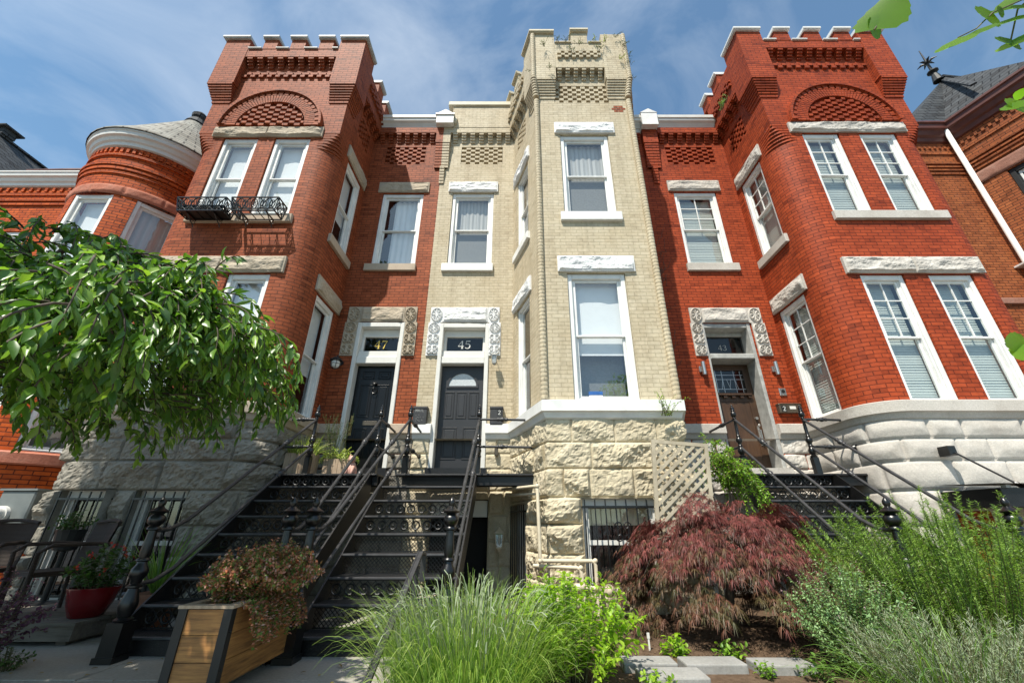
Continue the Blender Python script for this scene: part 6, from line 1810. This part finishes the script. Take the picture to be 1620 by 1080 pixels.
for i in range(260):
    a_ = rng.uniform(0, 2*PI); r_ = math.sqrt(rng.random()); lines.append(arch((2.85+.4*r_*math.cos(a_), 3.22+.3*r_*math.sin(a_), 0), (math.cos(a_)*r_*.6, math.sin(a_)*r_*.6, 1), rng.uniform(.35, .6), .4, 5))
B, D = leafy_lines([l[1:] for l in lines], .009, .55); n = len(B)
leaves('foliage', M['lavender'], g2, B, D+UP*.2, UP+rdir(n)*.8, nrng.uniform(.025, .045, n), .005, 'needle'); stems_mesh('stems', M['stem'], g2, lines, .003)

# vine over the stair rail
vi = thing('climbing_vine', 'bright green vine tumbling over the side of the right staircase', 'vine')
lines = []
for i in range(110):
    a = rng.uniform(0, 2*PI); p = (3.05+.30*math.cos(a)*rng.random(), 6.25+.25*math.sin(a)*rng.random(), 1.86+.2*rng.gauss(0, .6)); lines.append(arch(p, (rng.gauss(.25, .6), rng.gauss(-.3, .5), rng.gauss(.3, .5)), rng.uniform(.25, .55), 2.8, 6))
for i in range(14): lines.append(arch((3.2+.1*rng.gauss(0, 1), 6.2, 1.9), (rng.gauss(.3, .3), -.2, -.4), rng.uniform(.5, .8), 2.0, 6))
lines += [[(2.98+.03*i, 6.3, 0), (2.95+.05*i, 6.32, .8), (3.0+.04*i, 6.28, 1.5), (3.05, 6.25, 2.0)] for i in range(4)]
stems_mesh('stems', M['deadvine'], vi, lines, .006)
B, D = leafy_lines(lines[:124], .011, .65); n = len(B)
leaves('foliage', M['vine'], vi, B, D, UP+rdir(n)*.5, nrng.uniform(.025, .05, n), nrng.uniform(.014, .026, n), 'leaf')
dv = thing('dry_vine', 'bare brown dried vine on the red wall beside the cream tower', 'vine')
lines = []
for i in range(26):
    x = 3.12+.05*rng.random(); z = rng.uniform(3.2, 7.4); l = [(x, 7.93, z)]
    for k in range(8): x += rng.gauss(.035, .06); z += rng.uniform(.02, .2); x = max(3.08, x); l.append((x, 7.975-.01*rng.random(), z))
    lines.append(l)
lines.append([(3.16, 7.96, 0.05), (3.12, 7.95, 2), (3.14, 7.95, 4), (3.12, 7.95, 6), (3.15, 7.95, 8.5)])
stems_mesh('stems', M['deadvine'], dv, lines, .008)

# barberry in the wooden planter
bb = thing('barberry_shrub', 'orange and pink leaved barberry spilling over the wooden planter', 'shrub')
lines = []
for i in range(420):
    a = rng.uniform(0, 2*PI); r = math.sqrt(rng.random()); q = Vector((-2.20+.12*r*math.cos(a), 3.93+.36*r*math.sin(a), .48))
    e_ = Vector((-2.14+.46*r*math.cos(a)*(1.0 if math.cos(a) > 0 else .92), 3.93+.54*r*math.sin(a), .52+.44*math.sqrt(max(0, 1-r*r*.85))*rng.uniform(.75, 1.08)+.03*math.sin(a*4)))
    m_ = (q+e_)/2+Vector((0, 0, .10*r)); lines.append([tuple(q), tuple(m_), tuple((m_+e_)/2+Vector((rng.gauss(0, .015), rng.gauss(0, .015), .02))), tuple(e_)])
for i in range(70):
    y = rng.uniform(3.5, 4.2); lines.append(arch((-2.06, y, .56), (1, rng.gauss(-.2, .3), .25), rng.uniform(.22, .42), 3.6, 6))
stems_mesh('stems', M['stem'], bb, lines, .0025)
B, D = leafy_lines(lines, .0060, .78); n = len(B)
leaves('foliage', M['barberry'], bb, B, D, UP+rdir(n)*.7, nrng.uniform(.020, .036, n), nrng.uniform(.013, .022, n), 'small')

# plants on the landing
grass('trough_grass', 'yellow striped grass in the left trough on the landing', (-3.70, 7.13), .40, .22, 260, .18, .40, M['variegated'], .012, 1.6, 'plant', ZL+.33)
mound('trough_plant', 'bright green leafy plant in the right trough on the landing', 'plant', (-3.17, 7.38), .34, .24, .26, 60, .014, M['variegated'], .05, .016, 'leaf', 2.4, .5, zb=ZL+.27)
o = thing('slender_shrub', 'tall thin dark green shrub behind the rail post on the left landing', 'shrub')
lines = [arch((-3.33+.1*rng.gauss(0, 1), 7.42+.06*rng.gauss(0, 1), ZL+.24), (rng.gauss(0, .12), rng.gauss(0, .1), 1), rng.uniform(.5, .95), .2, 7) for i in range(34)]
stems_mesh('stems', M['stem'], o, lines, .004); B, D = leafy_lines([l[1:] for l in lines], .012, .5); n = len(B)
leaves('foliage', M['darkgreen'], o, B, D+UP*.3, UP+rdir(n)*.8, nrng.uniform(.02, .035, n), .006, 'needle')

# left terrace plants
mound('geranium_plant', 'green leafy plant with red blooms in the glossy red pot', 'plant', (-4.66, 5.18), .30, .26, .48, 46, .022, M['darkgreen'], .055, .042, 'leaf', 1.0, .7, (M['flowerred'], 7, .035), zb=.42)
o = thing('spiky_plant', 'spiky plant of long narrow leaves beside the left newel post', 'plant')
n = 60; a = nrng.uniform(0, 2*PI, n); d = np.stack([np.cos(a)*.55, np.sin(a)*.55, np.ones(n)], 1)+rdir(n)*.15
blades('blades', M['grassdark'], o, np.array([-4.12, 5.35, .37])+rdir(n)*.02*np.array([1, 1, 0]), d, nrng.uniform(.5, .95, n), .02, nrng.uniform(.3, 1.3, n), 8, .95)
mound('sill_plant', 'small green plant in the dark pot before the left barred window', 'plant', (-5.95, 5.95), .24, .2, .28, 36, .02, M['darkgreen'], .045, .03, 'leaf', 1.2, .7, zb=1.0)
o = mound('purple_shrub', 'purple leaved shrub with pink flower sprays at the lower left edge', 'shrub', (-4.62, 4.05), .44, .36, .72, 90, .02, M['purple'], .045, .03, 'leaf', 1.2, .7, (M['flowerpink'], 46, .014))
mound('purple_groundcover', 'low green plant under the purple shrub at the left edge', 'plant', (-4.28, 4.18), .18, .15, .16, 30, .014, M['darkgreen'], .03, .02, 'leaf', 1.0, .7)

# weeds
for lab, x, y, s, mt in (('weed with ragged light green leaves growing behind the edging stones, the larger left one', 1.42, 4.42, .20, 'lime'), ('round leaved weed growing behind the long edging stone', 1.90, 4.42, .17, 'vine'),
                         ('lone seedling in the mulch right of the edging stones', 2.45, 4.38, .12, 'lime'), ('small weed at the foot of the middle staircase', -2.12, 4.42, .10, 'vine'), ('spreading weed between the lower edging stones', 1.95, 3.95, .13, 'vine'), ('grassy weed in front of the rightmost edging stone', 2.32, 3.90, .16, 'grassdark'), ('weed with soft leaves beside the lime shrub', 1.02, 3.70, .15, 'lime')):
    mound('weed', lab, 'weed', (x, y), s*.8, s*.7, s, 16 if 'seedling' not in lab else 3, .016, M[mt], s*.30, s*.17, 'leaf', 1.2, .7, group='weeds in the flower bed', stemr=.0025)
wl = 'dry weed tuft rooted in the brickwork of the cream tower top'
for x, y, z in ((.62, 6.06, 11.75), (.95, 6.08, 12.0), (1.15, 6.08, 11.98), (1.5, 6.08, 11.85), (1.85, 6.08, 12.0), (2.12, 6.08, 11.95), (2.42, 6.08, 12.15), (2.55, 6.08, 11.8), (2.66, 6.12, 11.2), (2.45, 6.08, 11.3), (.36, 6.2, 11.0), (.70, 6.06, 10.9), (.08, 6.9, 11.75), (-.02, 7.25, 11.7), (2.74, 6.3, 10.9), (2.78, 6.4, 11.9), (1.3, 6.08, 11.6), (2.0, 6.08, 11.7)):
    o = thing('weed_tuft', wl, 'weed', 'weeds growing on the cream tower')
    ls = [arch((x+rng.gauss(0, .03), y, z+rng.gauss(0, .03)), (rng.gauss(0, .5), -.6, rng.gauss(.4, .5)), rng.uniform(.06, .24), 2.0, 5) for i in range(8)]
    stems_mesh('stems', M['deadvine'], o, ls, .004, 4); B, D = leafy_lines(ls, .03, .6); leaves('foliage', M['variegated'] if rng.random() < .3 else M['darkgreen'], o, B, D, UP+rdir(len(B))*.5, .028, .013, 'small')
wl = 'small green weed growing from the brick of the red tower side'
o = thing('weed_tuft', wl, 'weed'); ls = [arch((5.46, 7.1+rng.gauss(0, .04), 11.25), (-.7, rng.gauss(0, .4), rng.gauss(.3, .5)), rng.uniform(.1, .3), 2.4, 5) for i in range(16)]
stems_mesh('stems', M['stem'], o, ls, .004, 4); B, D = leafy_lines(ls, .015, .6); leaves('foliage', M['sage'], o, B, D, UP+rdir(len(B))*.5, .04, .02, 'small')
o = thing('wall_weed', 'straggly weed growing on the white ledge of the cream tower', 'weed')
ls = [arch((2.28+rng.gauss(0, .05), 6.14, 2.62), (rng.gauss(0, .4), -.3, 1), rng.uniform(.15, .5), 1.0, 5) for i in range(14)]
stems_mesh('stems', M['deadvine'], o, ls, .004, 4); B, D = leafy_lines(ls, .03, .6); leaves('foliage', M['lime'], o, B, D, UP+rdir(len(B))*.5, .035, .018, 'small')
fl = 'small dry fallen leaf lying on the pavement'
for i in range(26):
    x, y = rng.uniform(-4.3, -2.6), rng.uniform(3.6, 4.6)
    if rng.random() < .3: x, y = rng.uniform(-1.95, -1.0), rng.uniform(3.5, 4.4)
    o = thing('fallen_leaf', fl, 'fallen leaf', 'fallen leaves on the pavement')
    leaves('blade', M['yellowleaf'], o, [(x, y, .012)], [(rng.gauss(0, 1), rng.gauss(0, 1), .05)], [(0, 0, 1)], rng.uniform(.02, .055), rng.uniform(.012, .025), 'leaf')
# ------------------------------------------------------------------ ground
def sheet(name, x0, x1, y0, y1, z, mat, kind='structure'):
    mb = MB(); mb.quad((x0, y0, z), (x1, y0, z), (x1, y1, z), (x0, y1, z)); return tag(mb.build(name, mat), kind=kind)
sheet('ground', -400, 400, -400, 400, -.62, M['asphalt'])
sheet('sidewalk', -60, 60, -3.2, 2.7, -.50, M['concrete'])
mb = MB(); mb.box(-60, 60, 2.66, 2.80, -.62, -.02); tag(mb.build('garden_kerb', M['concrete']), kind='structure')
sheet('yard_base', -60, 60, 2.8, 8.3, -.03, M['soil'])
mb = MB()
ys = [2.72, 3.95, 5.15, 6.4, 8.0]; xs = [-9.0, -7.6, -6.2, -4.8, -3.45, -2.22, -.82]
for xa, xb in zip(xs, xs[1:]):
    for ya, yb in zip(ys, ys[1:]):
        t = rng.uniform(-.003, .003); mb.box(xa+.005, xb-.005, ya+.005, yb-.005, -.06, t)
o = tag(mb.build('pavement', M['concrete']), kind='structure'); md = o.modifiers.new('bevel', 'BEVEL'); md.width = .008; md.segments = 2
# mulch bed
nx, ny = 190, 80; X = np.linspace(-.80, 9.0, nx); Y = np.linspace(2.75, 6.25, ny)
V = [(x, y, .010+(.045*max(0, .5+fbm(x*1.1, y*1.1, 2.0))+.02*fbm(x*7, y*7, 5.0))*sstep(4.25, 4.5, y)) for x in X for y in Y]
mb = MB(); mb.v = V; mb.f = [(i*ny+j, (i+1)*ny+j, (i+1)*ny+j+1, i*ny+j+1) for i in range(nx-1) for j in range(ny-1)]; mb.uv = [None]*len(mb.f)
tag(mb.build('mulch_bed', M['soil'], None, True), kind='structure')
n = 9000; b = np.stack([nrng.uniform(.7, 5, n), nrng.uniform(3.3, 5.9, n), np.full(n, .03)+nrng.random(n)*.03], 1); b = b[~((b[:, 0] > .8) & (b[:, 0] < 2.5) & (b[:, 1] < 4.34) & (b[:, 1] > 3.66))]; n = len(b)
d = rdir(n)*np.array([1, 1, .3])
o = leaves('bark_chips', M['chip'], None, b, d, UP+rdir(n)*.5, nrng.uniform(.012, .045, n), nrng.uniform(.004, .011, n), 'small'); tag(o, kind='stuff')

# ------------------------------------------------------------------ light, sky and camera
SUN = Vector((-.60, -1.0, 1.95)).normalized()
el = math.asin(SUN.z); rot = math.atan2(SUN.x, SUN.y)
w = bpy.data.worlds.new('World'); scene.world = w; w.use_nodes = True
t = w.node_tree; bg = t.nodes['Background']
sky = N(t, 'ShaderNodeTexSky', sky_type='NISHITA', sun_disc=False); sky.sun_elevation = el; sky.sun_rotation = rot % (2*PI); sky.air_density = 1.1; sky.dust_density = .8; sky.ozone_density = 1.0
tc = N(t, 'ShaderNodeTexCoord')
mp_ = N(t, 'ShaderNodeMapping'); mp_.inputs['Scale'].default_value = (1.5, 1.7, 2.2); mp_.inputs['Rotation'].default_value = (.35, .5, .6); L(t, tc.outputs['Generated'], mp_.inputs['Vector'])
n1 = noise_tex(t, 1.7, 7, .58, mp_.outputs['Vector']); n1.inputs['Distortion'].default_value = .6
r1 = ramp(t, n1.outputs['Fac'], [(.36, 0.04), (.82, 1.0)])
f = N(t, 'ShaderNodeMath', operation='MULTIPLY'); L(t, r1.outputs['Color'], f.inputs[0]); f.inputs[1].default_value = .5
skyc = mixc(t, sky.outputs['Color'], (.78, 1.02, 1.05), 1.0, 'MULTIPLY')
col = mixc(t, skyc, (6.4, 6.9, 7.4), f.outputs[0])
L(t, col, bg.inputs['Color']); bg.inputs['Strength'].default_value = .11
sl_ = bpy.data.lights.new('sun', 'SUN'); sl_.energy = 4.7; sl_.angle = R(.53); sl_.color = (1.0, .94, .83)
so = bpy.data.objects.new('sun', sl_); link(so); so.rotation_euler = (-SUN).to_track_quat('-Z', 'Y').to_euler()
cam = bpy.data.cameras.new('camera'); co = bpy.data.objects.new('camera', cam); link(co)
co.location = (0, 0, 1.11); co.rotation_euler = (R(90)+math.atan(288/640), 0, 0)
cam.sensor_width = 36; cam.lens = 640/1620*36; cam.shift_x = -10/1620; cam.clip_start = .05; cam.clip_end = 1500
scene.camera = co
vs = scene.view_settings; vs.view_transform = 'Standard'; vs.look = 'None'; vs.exposure = 0.6; vs.gamma = 1
scene.render.resolution_x = 1024; scene.render.resolution_y = 682
scene.cycles.max_bounces = 6; scene.cycles.transparent_max_bounces = 12
scene.cycles.use_denoising = True
